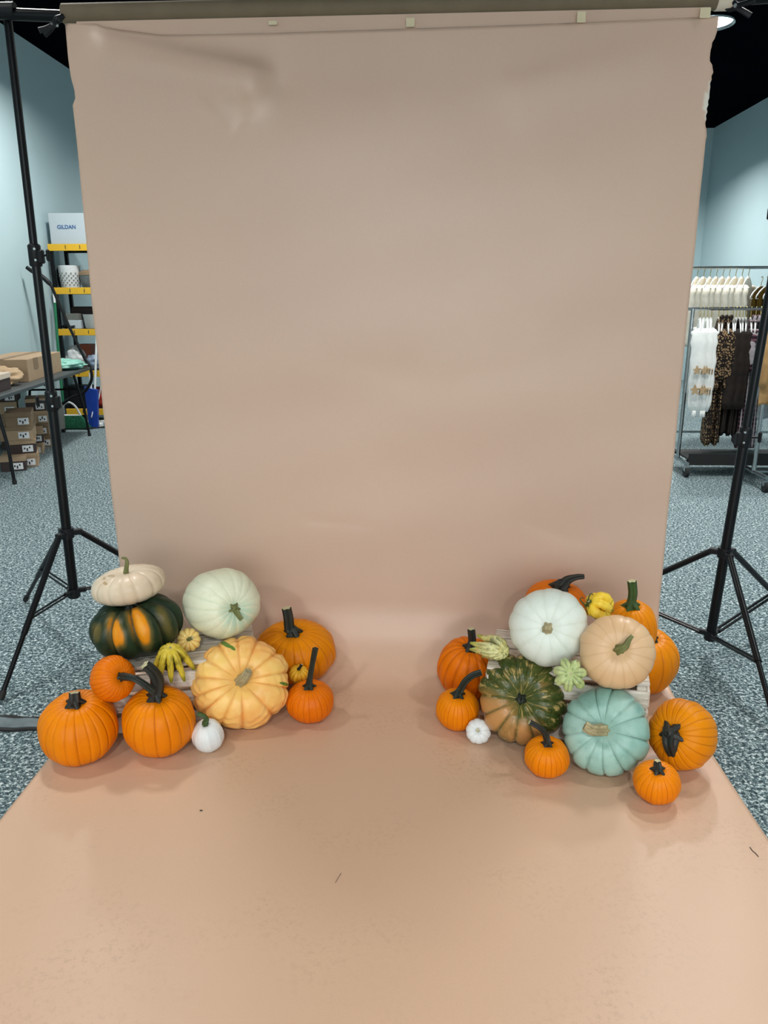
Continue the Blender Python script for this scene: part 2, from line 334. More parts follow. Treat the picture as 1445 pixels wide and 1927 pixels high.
# ------------------------------------------------------------------ paper backdrop
PY, PR, HW = 2.90, .27, 1.09
def smooth(e0, e1, x):
    t = np.clip((x-e0)/(e1-e0), 0, 1); return t*t*(3-2*t)
def top_edge(x):
    # pixel row of the paper's top edge for a pixel column, read along the roll
    px = np.interp(x, [-1.09, 1.09], [117, 1343])
    py = np.interp(px, [117, 178, 195, 225, 300, 500, 850, 1100, 1343], [44, 45, 52, 57, 66, 62.5, 51, 42, 31])
    return at(px, py, PY)[2]
def build_paper():
    nu, L1 = 200, 190
    us = np.linspace(-1, 1, nu+1)
    s1 = np.linspace(0, 1, L1+1); arc = np.linspace(0, PI/2, 26)[1:]; fl = np.linspace(PY-PR, -.9, 120)[1:]
    V = []; lying = []; torn = []
    tops = np.array([top_edge(u*HW) for u in us])
    def edge_off(z, side):
        if side > 0:   # ragged tear down the right edge
            zz = np.array([1.94, 2.00, 2.02, 2.06, 2.11, 2.15, 2.19, 2.22, 2.26, 2.30])
            ee = np.array([0, 0, -.008, -.005, -.001, -.004, .0, -.016, -.012, 0])
            j = .0018*math.sin(z*260)+.0014*math.sin(z*611+1)
            w = 1. if 1.98 < z < 2.28 else 0.
            return float(np.interp(z, zz, ee))+j*w
        zz = np.array([2.11, 2.118, 2.15, 2.19, 2.25]); ee = np.array([0, .012, .012, .004, 0])
        return float(np.interp(z, zz, ee))
    def bulge(x, z):
        o = .010*math.sin(1.7*x+.6)*math.exp(-((z-1.2)/.8)**2)-.014*math.exp(-((x+.15)/.6)**2-((z-1.75)/.45)**2)
        o += .0025*math.sin(z*9+x*2.2)+.0016*math.sin(z*17-x*4+1)
        # buckle under the roll at the upper left: a fold falling from the edge to the right
        def fold(x0, z0, x1, z1, a, wd, wu):
            dx, dz = x1-x0, z1-z0; L = math.hypot(dx, dz); t = ((x-x0)*dx+(z-z0)*dz)/L/L
            d = (-(x-x0)*dz+(z-z0)*dx)/L
            w = math.exp(-max(0, -t)**2*40-max(0, t-1)**2*60)
            return a*w*(math.exp(-(d/wu)**2) if d > 0 else math.exp(-(d/wd)**2))
        o += fold(-.93, 2.295, -.46, 2.20, -.055, .10, .04)+fold(-.75, 2.20, -.52, 2.06, .003, .03, .07)
        o += fold(-.70, 2.26, -.36, 2.17, .006, .05, .09)
        o += fold(-.62, 2.13, -.54, 2.04, -.006, .02, .05)
        o += fold(.9, 2.25, .45, 2.15, -.006, .05, .12)
        # small creases low in the middle
        o += fold(-.30, .60, -.10, .585, .0014, .008, .03)+fold(-.30, .60, -.26, .64, .001, .008, .02)
        o += fold(-.26, .50, -.18, .49, .0008, .008, .03)+fold(.55, .6, .75, .52, .002, .02, .08)
        o += fold(-.25, 1.25, .1, 1.17, .002, .05, .12)+fold(.2, 1.22, .6, 1.3, -.002, .05, .12)
        return o
    rows = 0
    for s in s1:
        for i, u in enumerate(us):
            z = tops[i]+(PR-tops[i])*s; x = u*HW; off = 0; tr = 0
            if i >= nu-6:
                e = edge_off(z, 1); off = e*(i-nu+6)/6
                if i >= nu-2 and 2.03 < z < 2.15: tr = 1 if i >= nu-2*math.exp(-((z-2.095)/.03)**2)-.3*math.sin(z*170) else 0
            if i <= 6: off = edge_off(z, -1)*(6-i)/6
            fade = smooth(0, .10, s)*(1-smooth(.86, 1, s)); fade2 = 1-smooth(.86, 1, s)
            V.append((x+off, PY+bulge(x, z)*(.35+.65*fade)*fade2, z)); lying.append(0); torn.append(tr)
        rows += 1
    for a in arc:
        for i, u in enumerate(us): V.append((u*HW, PY-PR+PR*math.cos(a), PR-PR*math.sin(a)+.004)); lying.append(a/(PI/2)*.8); torn.append(0)
        rows += 1
    for y in fl:
        for i, u in enumerate(us):
            V.append((u*HW, y, .004+.0012*(1+math.sin(y*7+u*3))*(.3+.7*abs(u)**6))); lying.append(1); torn.append(0)
        rows += 1
    n = nu+1
    F = [(r*n+i, r*n+i+1, (r+1)*n+i+1, (r+1)*n+i) for r in range(rows-1) for i in range(nu)]
    mb = MB(); mb.v = V; mb.f = F; mb.m = [0]*len(F)
    o = mb.build('paper_backdrop', m_paper, smooth=True, attrs={'lying': lying, 'torn': torn})
    sm = o.modifiers.new('thickness', 'SOLIDIFY'); sm.thickness = .0006; sm.offset = 1
    return tag(o, 'pinkish tan seamless paper backdrop hanging from the roll and sweeping over the floor', 'backdrop')
build_paper()

RA, RB = at(120, 27, 2.93), at(1376, -2, 2.93)
dirr = (RB-RA)/np.linalg.norm(RB-RA)
t = thing('paper_roll', 'olive brown kraft roll on the black crossbar above the paper', 'paper roll', tuple(RA))
def lp(p, t=t): return np.array(p)-np.array(t.location)
MB().tube([lp(RA+(RB-RA)*k) for k in np.linspace(0, 1, 12)], .032, 32).build('core', m_core, t, smooth='auto')
# the short lip of paper left hanging under the roll
mb = MB(); n = 60
V = []
for k in range(n+1):
    q = RA+(RB-RA)*(.022+(k/n)*.945); zt = q[2]-.029
    ze = min(top_edge(min(q[0], 1.08))-.012, zt-.016)
    V += [tuple(lp((q[0], 2.909, zt))), tuple(lp((q[0], 2.906, ze))), tuple(lp((q[0], 2.9075, ze))), tuple(lp((q[0], 2.9105, zt)))]
mb.add(V, [(4*k+a, 4*k+4+a, 4*k+4+(a+1) % 4, 4*k+(a+1) % 4) for k in range(n) for a in range(4)])
mb.build('paper_lip', m_paper, t)
q = RB+dirr*.012
MB().tube([lp(RB-dirr*.05), lp(RB+dirr*.0)], .034, 28).build('core_end', m_cream, t, smooth='auto')
for (px, py, w, h, lab) in ((513, 43, .028, .012, 'tiny strip of masking tape under the paper roll, leftmost of the four'), (772, 42, .028, .026, 'small square of masking tape near the middle of the roll'),
                  (1094, 32, .028, .032, 'pale masking tape tab, second from the right end of the roll'), (1327, 24, .034, .030, 'masking tape tab at the right end of the roll')):
    c = at(px, py, 2.888)
    tag(MB().box((0, 0, 0), (w, .0008, h), rz=0).build('tape_piece', m_tape, loc=None), lab, 'tape').location = tuple(c)

# ------------------------------------------------------------------ backdrop stands
def stand(name, label, base, topp, hub_h, spread_h, feet, joints, side, topr, bf=.52, brr=.0042):
    base = np.array(base, float); topp = np.array(topp, float)
    t = thing(name, label, 'stand', tuple(base)); L = lambda p: np.array(p)-base
    up = (topp-base); ax = up/up[2]
    P = lambda z: base+ax*(z-base[2])
    z1, z2 = joints
    MB().tube([L(P(spread_h-.03)), L(P(z1))], .0195, 18).build('lower_tube', m_black, t, smooth='auto')
    MB().tube([L(P(z1)), L(P(z2))], .0165, 18).build('middle_tube', m_black, t, smooth='auto')
    MB().tube([L(P(z2)), L(P(topp[2]))], topr, 18).build('upper_tube', m_black, t, smooth='auto')
    for k, z in enumerate((z1, z2)):
        mb = MB(); mb.tube([L(P(z-.045)), L(P(z-.04)), L(P(z+.03)), L(P(z+.036))], [.021, .0235, .0235, .018], 20)
        mb.box(L(P(z-.01))+np.array([side*.024, -.004, 0]), (.024, .022, .05), bev=.004)
        c = mb.build('collar', m_blackp, t, smooth='auto')
        c2 = L(P(z-.005)); kx = -side if k == 0 else side
        mk = MB(); mk.tube([c2+np.array([kx*.02, -.006, 0]), c2+np.array([kx*.048, -.008, 0])], .0045, 8)
        mk.box(c2+np.array([kx*.054, -.008, 0]), (.014, .014, .044), bev=.005)
        mk.build('locking_knob', m_blackp, c, smooth='auto')
        for dz in (-.018, .022): MB().tube([c2+np.array([side*.012, -.020, dz]), c2+np.array([side*.012, -.026, dz])], .0045, 10).build('bolt', m_steel, c)
    hb = MB(); h = P(hub_h)
    hb.tube([L(h+np.array([0, 0, -.02])), L(h+np.array([0, 0, .022]))], .028, 20)
    sb = MB(); s0 = P(spread_h); sb.tube([L(s0+np.array([0, 0, -.025])), L(s0+np.array([0, 0, .012]))], .026, 20)
    for f in feet:
        f = np.array([f[0], f[1], 0.]); d = f-h; d[2] = 0; d /= np.linalg.norm(d)
        hb.box(L(h+d*.035), (.05, .03, .022), rz=math.atan2(d[1], d[0]), bev=.003)
        sb.box(L(s0+d*.03), (.045, .022, .02), rz=math.atan2(d[1], d[0]), bev=.003)
    hb.build('hub', m_blackp, t, smooth='auto'); sb.build('spreader_collar', m_blackp, t, smooth='auto')
    for f in feet:
        f = np.array([f[0], f[1], 0.012]); d = f-h; d[2] = 0; d /= np.linalg.norm(d)
        a = h+d*.05
        lg = MB().tube([L(a), L(a+(f-a)*.62)], .0125, 12).tube([L(a+(f-a)*.6), L(f)], .0095, 12).build('leg', m_black, t, smooth='auto')
        MB().tube([L(f+(a-f)*.05), L(f)], .013, 12).build('rubber_foot', m_rubber, lg, smooth='auto')
        mid = a+(f-a)*bf; sd = np.array([-d[1], d[0], 0])*.010; b0 = s0+d*.045
        br = MB()
        for sg in (-1, 1):
            br.tube([L(b0+sd*sg), L(mid+sd*sg)], brr, 8)
        br.build('brace', m_black, t, smooth='auto')
    return t
# left stand
lz = lambda px, py, Y=3.0: at(px, py, Y)[2]
LB = at(138, 1112, 3.0); LT = at(14, 30, 3.0)
stand('backdrop_stand', 'black tripod stand at the left edge, holding the crossbar', (LB[0], 3.0, 0), (LT[0], 3.0, LT[2]),
      lz(128, 1003), lz(139, 1112), [(-1.44, 2.52), (-1.83, 3.50), (-.80, 3.36)], (lz(97, 752), lz(71, 478)), 1, .0145)
RBs = at(1337, 1195, 3.0); RM = at(1440, 600, 3.0)
sl = (RM[0]-RBs[0])/(RM[2]-RBs[2])
stand('backdrop_stand', 'black tripod stand at the right, leaning outwards beside the clothes racks', (RBs[0]-sl*RBs[2], 3.0, 0), (RBs[0]+sl*(2.4-RBs[2]), 3.0, 2.40),
      lz(1362, 1040), lz(1337, 1192), [(1.35, 2.36), (1.90, 3.40), (.80, 3.36)], (lz(1403, 820), 1.75), -1, .0155, .62, .006)
# crossbar
CA, CB = at(-40, 24, 2.955), at(1490, -6, 2.955)
t = thing('crossbar', 'black metal crossbar carrying the paper roll between the stands', 'bar', tuple(CA))
MB().tube([(0, 0, 0), tuple(RA-CA+np.array([.03, .025, .0]))], .019, 20).build('tube', m_black, t, smooth='auto')
MB().tube([tuple(RB-CA+np.array([-.03, .025, 0])), tuple(CB-CA)], .015, 20).build('tube', m_black, t, smooth='auto')
c = at(14, 20, 2.955)-CA
MB().tube([c+np.array([-.02, 0, 0]), c+np.array([.028, 0, 0])], .026, 20).box(c+np.array([0, .02, .028]), (.02, .02, .03), bev=.003).build('bracket', m_blackp, t, smooth='auto')
# spring clamps
def clamp(label, c, flip, loc2):
    t = thing('spring_clamp', label, 'clamp', tuple(c))
    for s in (-1, 1):
        P = catmull([(flip*.05, s*.002, .035), (flip*.02, s*.018, .02), (0, s*.006, -.0), (flip*-.03, s*.016, -.02), (flip*-.062, s*.03, -.034)], 5)
        P = P@np.array([[1, 0, 0], [0, .5, .85], [0, -.85, .5]]).T if loc2 else P
        MB().tube(P, np.linspace(.006, .009, len(P)), 8, flat=1.5).build('jaw', m_blackp, t, smooth='auto')
    MB().tube([(-.012, -.012, 0), (.012, .012, 0)], .008, 12).build('spring', m_steel, t, smooth='auto')
    t.scale = (.72,)*3; return t
clamp('black spring clamp on the crossbar left of the roll', at(102, 46, 2.90), 1, False)
clamp('black spring clamp at the right end of the roll', at(1386, 12, 2.90), -1, True)

# ------------------------------------------------------------------ pumpkins
def q_axis(a):
    a = np.array(a, float); a /= np.linalg.norm(a)
    return Vector((0, 0, 1)).rotation_difference(Vector(a)).to_matrix()
def pump_mesh(k=.8, lobes=20, depth=.04, sharp=5., dimT=.16, dimB=.10, ex=.85, seed=0, lump=0., irregular=.25, pear=0., lobevar=0.03, nphi=None, nt=56):
    r = np.random.RandomState(seed); nphi = nphi or max(160, lobes*14)
    b = np.cumsum(1+irregular*(r.rand(lobes)*2-1)); b = np.concatenate([[0], b])/b[-1]*2*PI
    lv = 1+lobevar*(r.rand(lobes)*2-1)
    phi = np.arange(nphi)*2*PI/nphi; idx = np.clip(np.searchsorted(b, phi, side='right')-1, 0, lobes-1)
    u = np.abs((phi-b[idx])/(b[idx+1]-b[idx])*2-1)
    g = u**sharp
    # smooth the per-lobe amplitude across the groove
    lva = lv[idx]; other = np.where((phi-b[idx])/(b[idx+1]-b[idx]) > .5, lv[(idx+1) % lobes], lv[idx-1]); lva = lva+(other-lva)*.5*u**2
    V = []; G = []; Pol = []; Az = []
    ts = np.linspace(0, PI, nt+1)
    ph = r.rand(8)*6.28
    for t in ts:
        rho = math.sin(t)**ex; z = k*math.copysign(abs(math.cos(t))**.92, math.cos(t))
        z += -dimT*math.exp(-(rho/.30)**2) if t < PI/2 else dimB*math.exp(-(rho/.30)**2)
        rho *= 1+pear*math.cos(t)
        w = .25+.75*math.sin(t) if t > .0 else .3
        s = 1-depth*g*w
        s = s*(1+(lva-1)*math.sin(t))
        if lump:
            s = s*(1+lump*(np.sin(phi*7+t*9+ph[0])*np.sin(t*13+ph[1]+phi*3)*.6+np.sin(phi*17+ph[2]+t*5)*np.sin(t*21+ph[3])*.4)*math.sin(t)**.5)
        s = s*(1+.012*np.sin(phi*2+ph[4])+.012*np.sin(phi+ph[5]+t*2)*math.sin(t))
        zs = 1-depth*g*.9*math.sin(min(t*2.2, PI/2)) if t < PI*.5 else 1-depth*g*.6
        V.append(np.stack([rho*s*np.cos(phi), rho*s*np.sin(phi), z*zs*np.ones(nphi)], 1)); G.append(g*smooth(.02, .2, math.sin(t)))
        Pol.append(np.full(nphi, t/PI)); Az.append(phi/(2*PI))
    V = np.concatenate(V); n = nphi
    F = [(i*n+j, i*n+(j+1) % n, (i+1)*n+(j+1) % n, (i+1)*n+j)[::-1] for i in range(nt) for j in range(n)]
    # collapse the poles
    return V, F, dict(groove=np.concatenate(G), polar=np.concatenate(Pol), azim=np.concatenate(Az)), V[:n].mean(0)
def crown_mesh(n, path, rad, seed=0, wob=.1, groove=True, skip=()):
    r = np.random.RandomState(seed); V = []; F = []; G = []; Pt = []; Pol = []; Az = []; ns = 14; o = 0
    for k in range(n):
        if k in skip: continue
        a = 2*PI*k/n+wob*(r.rand()-.5); sc = 1+wob*(r.rand()-.5)*1.6
        P = catmull([(p*math.cos(a)*(sc if p > .3 else 1), p*math.sin(a)*(sc if p > .3 else 1), z) for p, z in path], 6)
        R = np.interp(np.linspace(0, 1, len(P)), np.linspace(0, 1, len(rad)), rad)
        T = np.gradient(P, axis=0); T /= np.linalg.norm(T, axis=1)[:, None]
        S = np.array([-math.sin(a), math.cos(a), 0])
        for i in range(len(P)):
            N = np.cross(S, T[i]); N = -N if N[2] < 0 and i < len(P)*.6 else N
            N = np.cross(T[i], S); N = N if (N[0]*math.cos(a)+N[1]*math.sin(a)+N[2]*1.2) > 0 else -N
            for j in range(ns):
                b = 2*PI*j/ns; cr = math.cos(b)
                rr = R[i]*(1-.16*(math.exp(-((abs((b+PI) % (2*PI)-PI))/.35)**2)) if i > 3 else 1)
                rr *= 1+.05*math.sin(i*1.3+k)+.05*math.sin(j*2+i*.7)
                V.append(P[i]+N*cr*rr+S*math.sin(b)*rr*.92)
                G.append(max(math.exp(-((abs((b+PI) % (2*PI)-PI))/.30)**2)*(.95 if (k+i//5) % 3 else .5)*(i > 6), abs(math.sin(b)) if i < len(P)*.55 else 0)); Pt.append(smooth(.55, 1., i/(len(P)-1))); Pol.append(i/len(P)); Az.append((k+j/ns)/n)
        L = len(P)
        F += [(o+i*ns+j, o+i*ns+(j+1) % ns, o+(i+1)*ns+(j+1) % ns, o+(i+1)*ns+j) for i in range(L-1) for j in range(ns)]
        F.append(tuple(o+(L-1)*ns+j for j in range(ns))); F.append(tuple(o+j for j in range(ns-1, -1, -1)))
        o += L*ns
    return np.array(V), F, dict(groove=np.array(G), patch=np.array(Pt), polar=np.array(Pol), azim=np.array(Az)), np.array([0, 0, path[0][1]+rad[0]*.6])

REPORT = []
def solve(V, px, py, wpx, rest=None, Y=None):
    """size and place the rotated unit mesh V so its outline is wpx wide about (px, py) and it rests at height rest (or stands at depth Y)"""
    def fit(Yc):
        C = at(px, py, Yc); s = wpx/CF*(C-CAMLOC)@_F/2
        for _ in range(6):
            p = proj(V*s+C); w = np.ptp(p[:, 0]); s *= wpx/w
            cx, cy = (p[:, 0].max()+p[:, 0].min())/2, (p[:, 1].max()+p[:, 1].min())/2
            C = at(*(proj(C)[0]+np.array([px-cx, py-cy])), Yc)
        return C, s
    if Y is None:
        lo, hi = 1.2, 3.2
        for _ in range(26):
            Y = (lo+hi)/2; C, s = fit(Y)
            if (V[:, 2].min()*s+C[2]) > rest: lo = Y
            else: hi = Y
    C, s = fit(Y); return C, s
def view_axis(px, py, sx, sy, roll=None):
    """direction given as seen from the camera: sx right, sy up, the rest towards the viewer"""
    n = -ray(px, py); n /= np.linalg.norm(n); r = np.cross([0, 0, 1], n); r /= np.linalg.norm(r); u = np.cross(n, r)
    return r*sx+u*sy+n*math.sqrt(max(0, 1-sx*sx-sy*sy))
STAND = {}
def pumpkin(key, label, px, py, wpx, mat, axis=None, view=None, rest=None, Y=None, stem=None, patches=(), shape=None, cat='pumpkin', name='pumpkin', crown=None, under=None, spin=0., pfun=None, hpx=None, group=None):
    shape = shape or {}
    V, F, A, top = crown_mesh(**crown) if crown else pump_mesh(**shape)
    a = view_axis(px, py, *view) if view is not None else np.array(axis, float)
    M = np.array(q_axis(a))@np.array(Matrix.Rotation(spin, 3, 'Z'))
    Vr = V@M.T; C, s = solve(Vr, px, py, wpx, rest, Y)
    if hpx:
        uu = view_axis(px, py, 0, .99999); tot = 1.
        for _ in range(4):
            f = hpx/np.ptp(proj(Vr*s+C)[:, 1]); f = min(max(tot*f, .82), 1.2)/tot; tot *= f
            Vr = Vr+(f-1)*np.outer(Vr@uu, uu); top = top+(f-1)*(top@(M.T@uu))*(M.T@uu)
            C, s = solve(Vr, px, py, wpx, rest, Y)
        V = Vr@M
    root = thing(name, label, cat, tuple(C), group=group)
    root.rotation_mode = 'QUATERNION'; root.rotation_quaternion = Matrix(M.tolist()).to_quaternion()
    Wd = Vr*s+C; pr = proj(Wd)
    toward = ((Wd-C)*(CAMLOC-C)).sum(1)
    if 'patch' not in A: A['patch'] = np.zeros(len(V))
    for (x, y, rx, ry, rot, amt) in patches:
        dx, dy = pr[:, 0]-x, pr[:, 1]-y; c_, s_ = math.cos(rot), math.sin(rot)
        e = ((dx*c_+dy*s_)/rx)**2+((-dx*s_+dy*c_)/ry)**2
        A['patch'] = np.maximum(A['patch'], amt*np.exp(-e**1.5*.7)*(toward > 0)*(1-.6*A['groove']**1.5))
    if pfun is not None: A['patch'] = np.maximum(A['patch'], pfun(Vr))
    mb = MB(); mb.v = [tuple(p) for p in V*s]; mb.f = F; mb.m = [0]*len(F)
    mb.build('flesh' if False else 'rind', mat, root, smooth=True, attrs=A)
    if under:
        U = MB(); kk, rr, zz = under
        U.lathe([(rr*math.sin(t_)*s, (zz+kk*math.cos(t_))*s) for t_ in np.linspace(0.001, PI-.001, 16)], n=24)
        U.build('underside', m_under, root, smooth=True)
    Mi = M.T; axd = a/np.linalg.norm(a)
    base = C+M@(top*s)
    if stem:
        # stem: dict(mat, r=[px..], pts=[(px,py,dY)..]) or (len) straight along the axis
        pts = [base-axd*stem.get('sink', .012)]+([base+axd*stem.get('lift', .012)] if stem.get('lift', 1) else [])
        zc = (base-CAMLOC)@_F
        for (x, y, dy) in stem.get('pts', ()): pts.append(at(x, y, base[1]+dy))
        if 'len' in stem: pts.append(base+axd*stem['len'])
        P = catmull(pts, 6); R = np.interp(np.linspace(0, 1, len(P)), np.linspace(0, 1, len(stem['r'])), stem['r'])*zc/CF*.93
        R = R*(1+stem.get('flare', .22)*np.exp(-np.linspace(0, 1, len(P))*stem.get('fl', 9)))
        P = (P-C)@M
        S = MB().tube(P, R, 30, ridges=stem.get('ridges', 5), ramp=stem.get('ramp', .20), capm=1)
        # roots of the stem spreading over the rind like a star
        if stem.get('star', True):
            b0 = (base-C)@M; r0 = R[0]*1.0; rr = np.random.RandomState(len(label))
            for j in range(stem.get('ridges', 5)):
                an = 2*PI*j/stem.get('ridges', 5)+.3; e = 1.15+.25*rr.rand()
                S.tube([b0+np.array([0, 0, r0*.9]), b0+np.array([math.cos(an)*r0*.8, math.sin(an)*r0*.8, r0*.30]), b0+np.array([math.cos(an)*r0*e, math.sin(an)*r0*e, r0*.10])], [r0*.34, r0*.26, r0*.10], 8, flat=.8)
        so = S.build('stem', [stem['mat'], stem.get('cut', m_cut)], root, smooth='auto')
        if 'tendrils' in stem:
            for td in stem['tendrils']:
                TP = catmull([(at(x, y, base[1]+dy)-C)@M for x, y, dy in td], 6)
                MB().tube(TP, np.linspace(.0026, .0012, len(TP)), 7).build('tendril', m_stemG, root, smooth=True)
    REPORT.append((key, C.round(3), round(s, 3), 'h', round(np.ptp(pr[:, 1])), hpx, 'zmin', round((Vr[:, 2].min()*s+C[2]), 3), 'top', round((Vr[:, 2].max()*s+C[2]), 3)))
    return root

CT = .265   # crate top
OR = dict(lobes=26, depth=.030, sharp=7., dimT=.17, dimB=.08, ex=.82)
#--- left cluster
pumpkin('L1', 'large orange pumpkin with thick short stem, front left corner of the paper', 146.5, 1370, 154, m_or1, view=(-.03, .80), rest=.005, hpx=146,
        shape=dict(OR, k=.82, seed=1, lobes=21), stem=dict(mat=m_stemK, r=[17, 12, 10, 9.5], pts=[(141, 1318, -.005), (140, 1303, -.0)], cut=m_cut))
pumpkin('L2', 'large orange pumpkin with long dark bent stem, left of the peach warty one', 298.5, 1357, 140, m_or1, view=(-.02, .78), rest=.005, hpx=138,
        shape=dict(OR, k=.90, seed=2, lobes=20), stem=dict(mat=m_stemK, r=[17, 12, 12, 10, 9], pts=[(296, 1283, 0), (287, 1264, -.01), (272, 1251, -.02)]))
pumpkin('L3', 'small orange pumpkin lying on its side with green stem pointing right', 212, 1277, 88, m_or2, view=(.52, .02), Y=2.21, hpx=89,
        shape=dict(OR, k=.80, seed=3, lobes=28), stem=dict(mat=m_stemD, r=[8, 7, 6, 6, 7], pts=[(249, 1276, -.02), (268, 1286, -.02), (288, 1301, -.01)], fl=12, lift=.008))
pumpkin('L4', 'dark green deeply ribbed pumpkin with orange patches, under the cream one', 256, 1178, 178, m_greeno, view=(-.16, .90), rest=CT, hpx=126,
        shape=dict(lobes=10, depth=.17, sharp=3., k=.66, seed=14, dimT=.2, ex=.72, irregular=.15, lobevar=.03),
        patches=[(215, 1190, 14, 30, -.12, 1.05), (262, 1179, 17, 38, -.35, 1.15), (309, 1172, 12, 34, -.35, .42), (182, 1190, 10, 20, 0, .42), (225, 1196, 10, 22, -.2, .8)],
        stem=dict(mat=m_stemD, r=[12, 8, 7], len=.02))
pumpkin('L5', 'flat cream pumpkin balanced on top of the dark green pumpkin', 241, 1101, 140, m_cream_r, axis=(-.12, -.05, .98), Y=2.46, hpx=80,
        shape=dict(lobes=13, depth=.045, sharp=4, k=.50, seed=5, dimT=.12, dimB=.1, ex=.72), patches=[(198, 1098, 5, 3, .5, .9), (210, 1084, 8, 3, .0, .9), (196, 1088, 4, 6, 0, .6)],
        stem=dict(mat=m_stemO, r=[6, 4, 2.6, 2.2], pts=[(239, 1059, 0), (236, 1051, 0), (229, 1050, 0)], fl=8, lift=.004, star=False))
pumpkin('L6', 'big smooth greenish white pumpkin on the left crate', 416.5, 1136, 147, m_whiteg, view=(.36, -.20), rest=CT, hpx=135,
        shape=dict(lobes=15, depth=.015, sharp=3, k=1.0, seed=6, dimT=.14, dimB=.05, ex=.88), patches=[(450, 1160, 40, 40, 0, .7)],
        stem=dict(mat=m_stemO, r=[9, 6, 4.5, 4], pts=[(449, 1158, -.012), (455, 1166, -.014)], fl=6, lift=.006))
pumpkin('L7', 'tiny pale yellow pumpkin with orange stripes under the greenish white one', 355, 1204, 46, m_mini, view=(.05, .05), rest=CT, hpx=45,
        shape=dict(lobes=11, depth=.10, sharp=2.2, k=.6, seed=7, dimT=.14, ex=.75, irregular=.05), stem=dict(mat=m_stemO, r=[4.5, 3.5, 2.5], pts=[(362, 1200, -.012)], lift=.006, ridges=5, star=False))
pumpkin('L8', 'yellow and green fingered gourd draped on the left crate edge', 327, 1247, 82, m_crownY, view=(-.02, .72), Y=2.31, name='gourd', cat='gourd',
        crown=dict(n=9, path=[(.02, .62), (.24, .66), (.50, .46), (.72, .0), (.96, -.55), (1.12, -.98)], rad=[.12, .20, .23, .22, .18, .08], seed=8, wob=.22), under=(.72, .66, -.25),
        stem=dict(mat=m_greyp, r=[5, 4.5], len=.006, sink=.004, lift=0, star=False, cut=m_greyp))
pumpkin('L9', 'largest peach yellow warty pumpkin leaning stem forward on the left crate', 450, 1284, 186, m_bump, view=(.03, .06), rest=.005, hpx=176,
        shape=dict(lobes=13, depth=.065, sharp=4., k=.60, seed=9, dimT=.22, ex=.74, lump=.028, irregular=.3, lobevar=.05, nphi=220, nt=90), patches=[(424, 1212, 14, 4, .5, 1.), (437, 1219, 8, 3, .7, .9), (535, 1287, 10, 3, .25, .9)],
        stem=dict(mat=m_stemT, r=[13, 11, 8.5, 7], pts=[(462, 1273, -.035), (468, 1262, -.04)], cut=m_stemT, ramp=.16, ridges=7, lift=.012, star=False))
pumpkin('L10', 'large golden orange pumpkin with tall green stem against the left backdrop', 556, 1226, 152, m_or3, view=(-.06, .72), rest=.008, hpx=124,
        shape=dict(OR, k=.82, seed=10, lobes=22), stem=dict(mat=m_stemD, r=[15, 10, 9, 8.5], pts=[(545, 1183, 0), (543, 1165, 0), (539, 1144, 0)]))
pumpkin('L11', 'tiny yellow pumpkin wedged beside the warty peach pumpkin', 562, 1268, 37, m_mini2, view=(.06, .62), Y=2.555, hpx=37,
        shape=dict(lobes=12, depth=.10, sharp=2.4, k=.78, seed=11, dimT=.12, ex=.8, irregular=.08), stem=dict(mat=m_stemK, r=[4, 2.6, 2.4], pts=[(564, 1257, 0), (568, 1250, 0)], lift=.003, star=False))
pumpkin('L12', 'small orange pumpkin with long thin upright stem, right end of left group', 583, 1320, 90, m_or2, view=(-.04, .80), rest=.005, hpx=84,
        shape=dict(OR, k=.84, seed=12, lobes=24), stem=dict(mat=m_stemD, r=[11, 6.5, 5, 4.8, 5.5], pts=[(584, 1274, 0), (588, 1250, 0), (594, 1220, 0)], cut=m_stemD))
pumpkin('L13', 'small white pumpkin with curled green stem at the front of the left group', 391, 1384, 62, m_white_r, view=(-.12, .76), rest=.005, hpx=65,
        shape=dict(OR, k=.95, seed=13, lobes=20, depth=.015), stem=dict(mat=m_stemG, r=[7, 4.5, 4, 4], pts=[(389, 1356, 0), (384, 1348, 0), (371, 1343, 0)], star=False))
#--- right cluster
pumpkin('R1', 'orange pumpkin with dark horn stem, half hidden behind the cool white one', 1047, 1140, 122, m_or2, view=(.12, .88), rest=CT-.03, Y=None, hpx=100,
        shape=dict(OR, k=.75, seed=21, lobes=20), stem=dict(mat=m_stemK, r=[15, 13, 10, 5.5, 4.5], pts=[(1058, 1104, -.01), (1068, 1092, 0), (1085, 1086, 0), (1099, 1085, 0)], fl=12, flare=.4))
pumpkin('R2', 'big cool white pumpkin with tan stub stem on the right crate', 1032, 1181, 150, m_whiteb, view=(-.02, -.05), rest=CT, Y=None, hpx=148,
        shape=dict(lobes=12, depth=.028, sharp=2.2, k=.78, seed=22, dimT=.12, ex=.80, irregular=.1), stem=dict(mat=m_stemT, r=[10, 9.5, 8], pts=[(1029, 1189, -.02)], lift=.006, star=False, cut=m_stemT, flare=.15))
pumpkin('R3', 'bright yellow fingered gourd with green tips above the tan pumpkin', 1127, 1141, 56, m_crownB, view=(-.75, .30), Y=2.42, name='gourd', cat='gourd',
        crown=dict(n=7, path=[(.04, .45), (.3, .55), (.62, .30), (.62, -.35), (.30, -.85), (.06, -1.0)], rad=[.20, .34, .42, .40, .34, .22], seed=23, wob=.35),
        stem=dict(mat=m_stemG, r=[5, 4, 3], len=.016, sink=.004, lift=0, tendrils=[[(1103, 1140, 0), (1096, 1134, 0), (1092, 1128, 0), (1095, 1124, 0), (1098, 1127, 0)], [(1107, 1134, 0), (1108, 1123, 0), (1112, 1117, 0), (1116, 1120, 0)]]), patches=[(1100, 1146, 9, 22, .25, 1.1), (1153, 1150, 3, 9, 0, .9)])
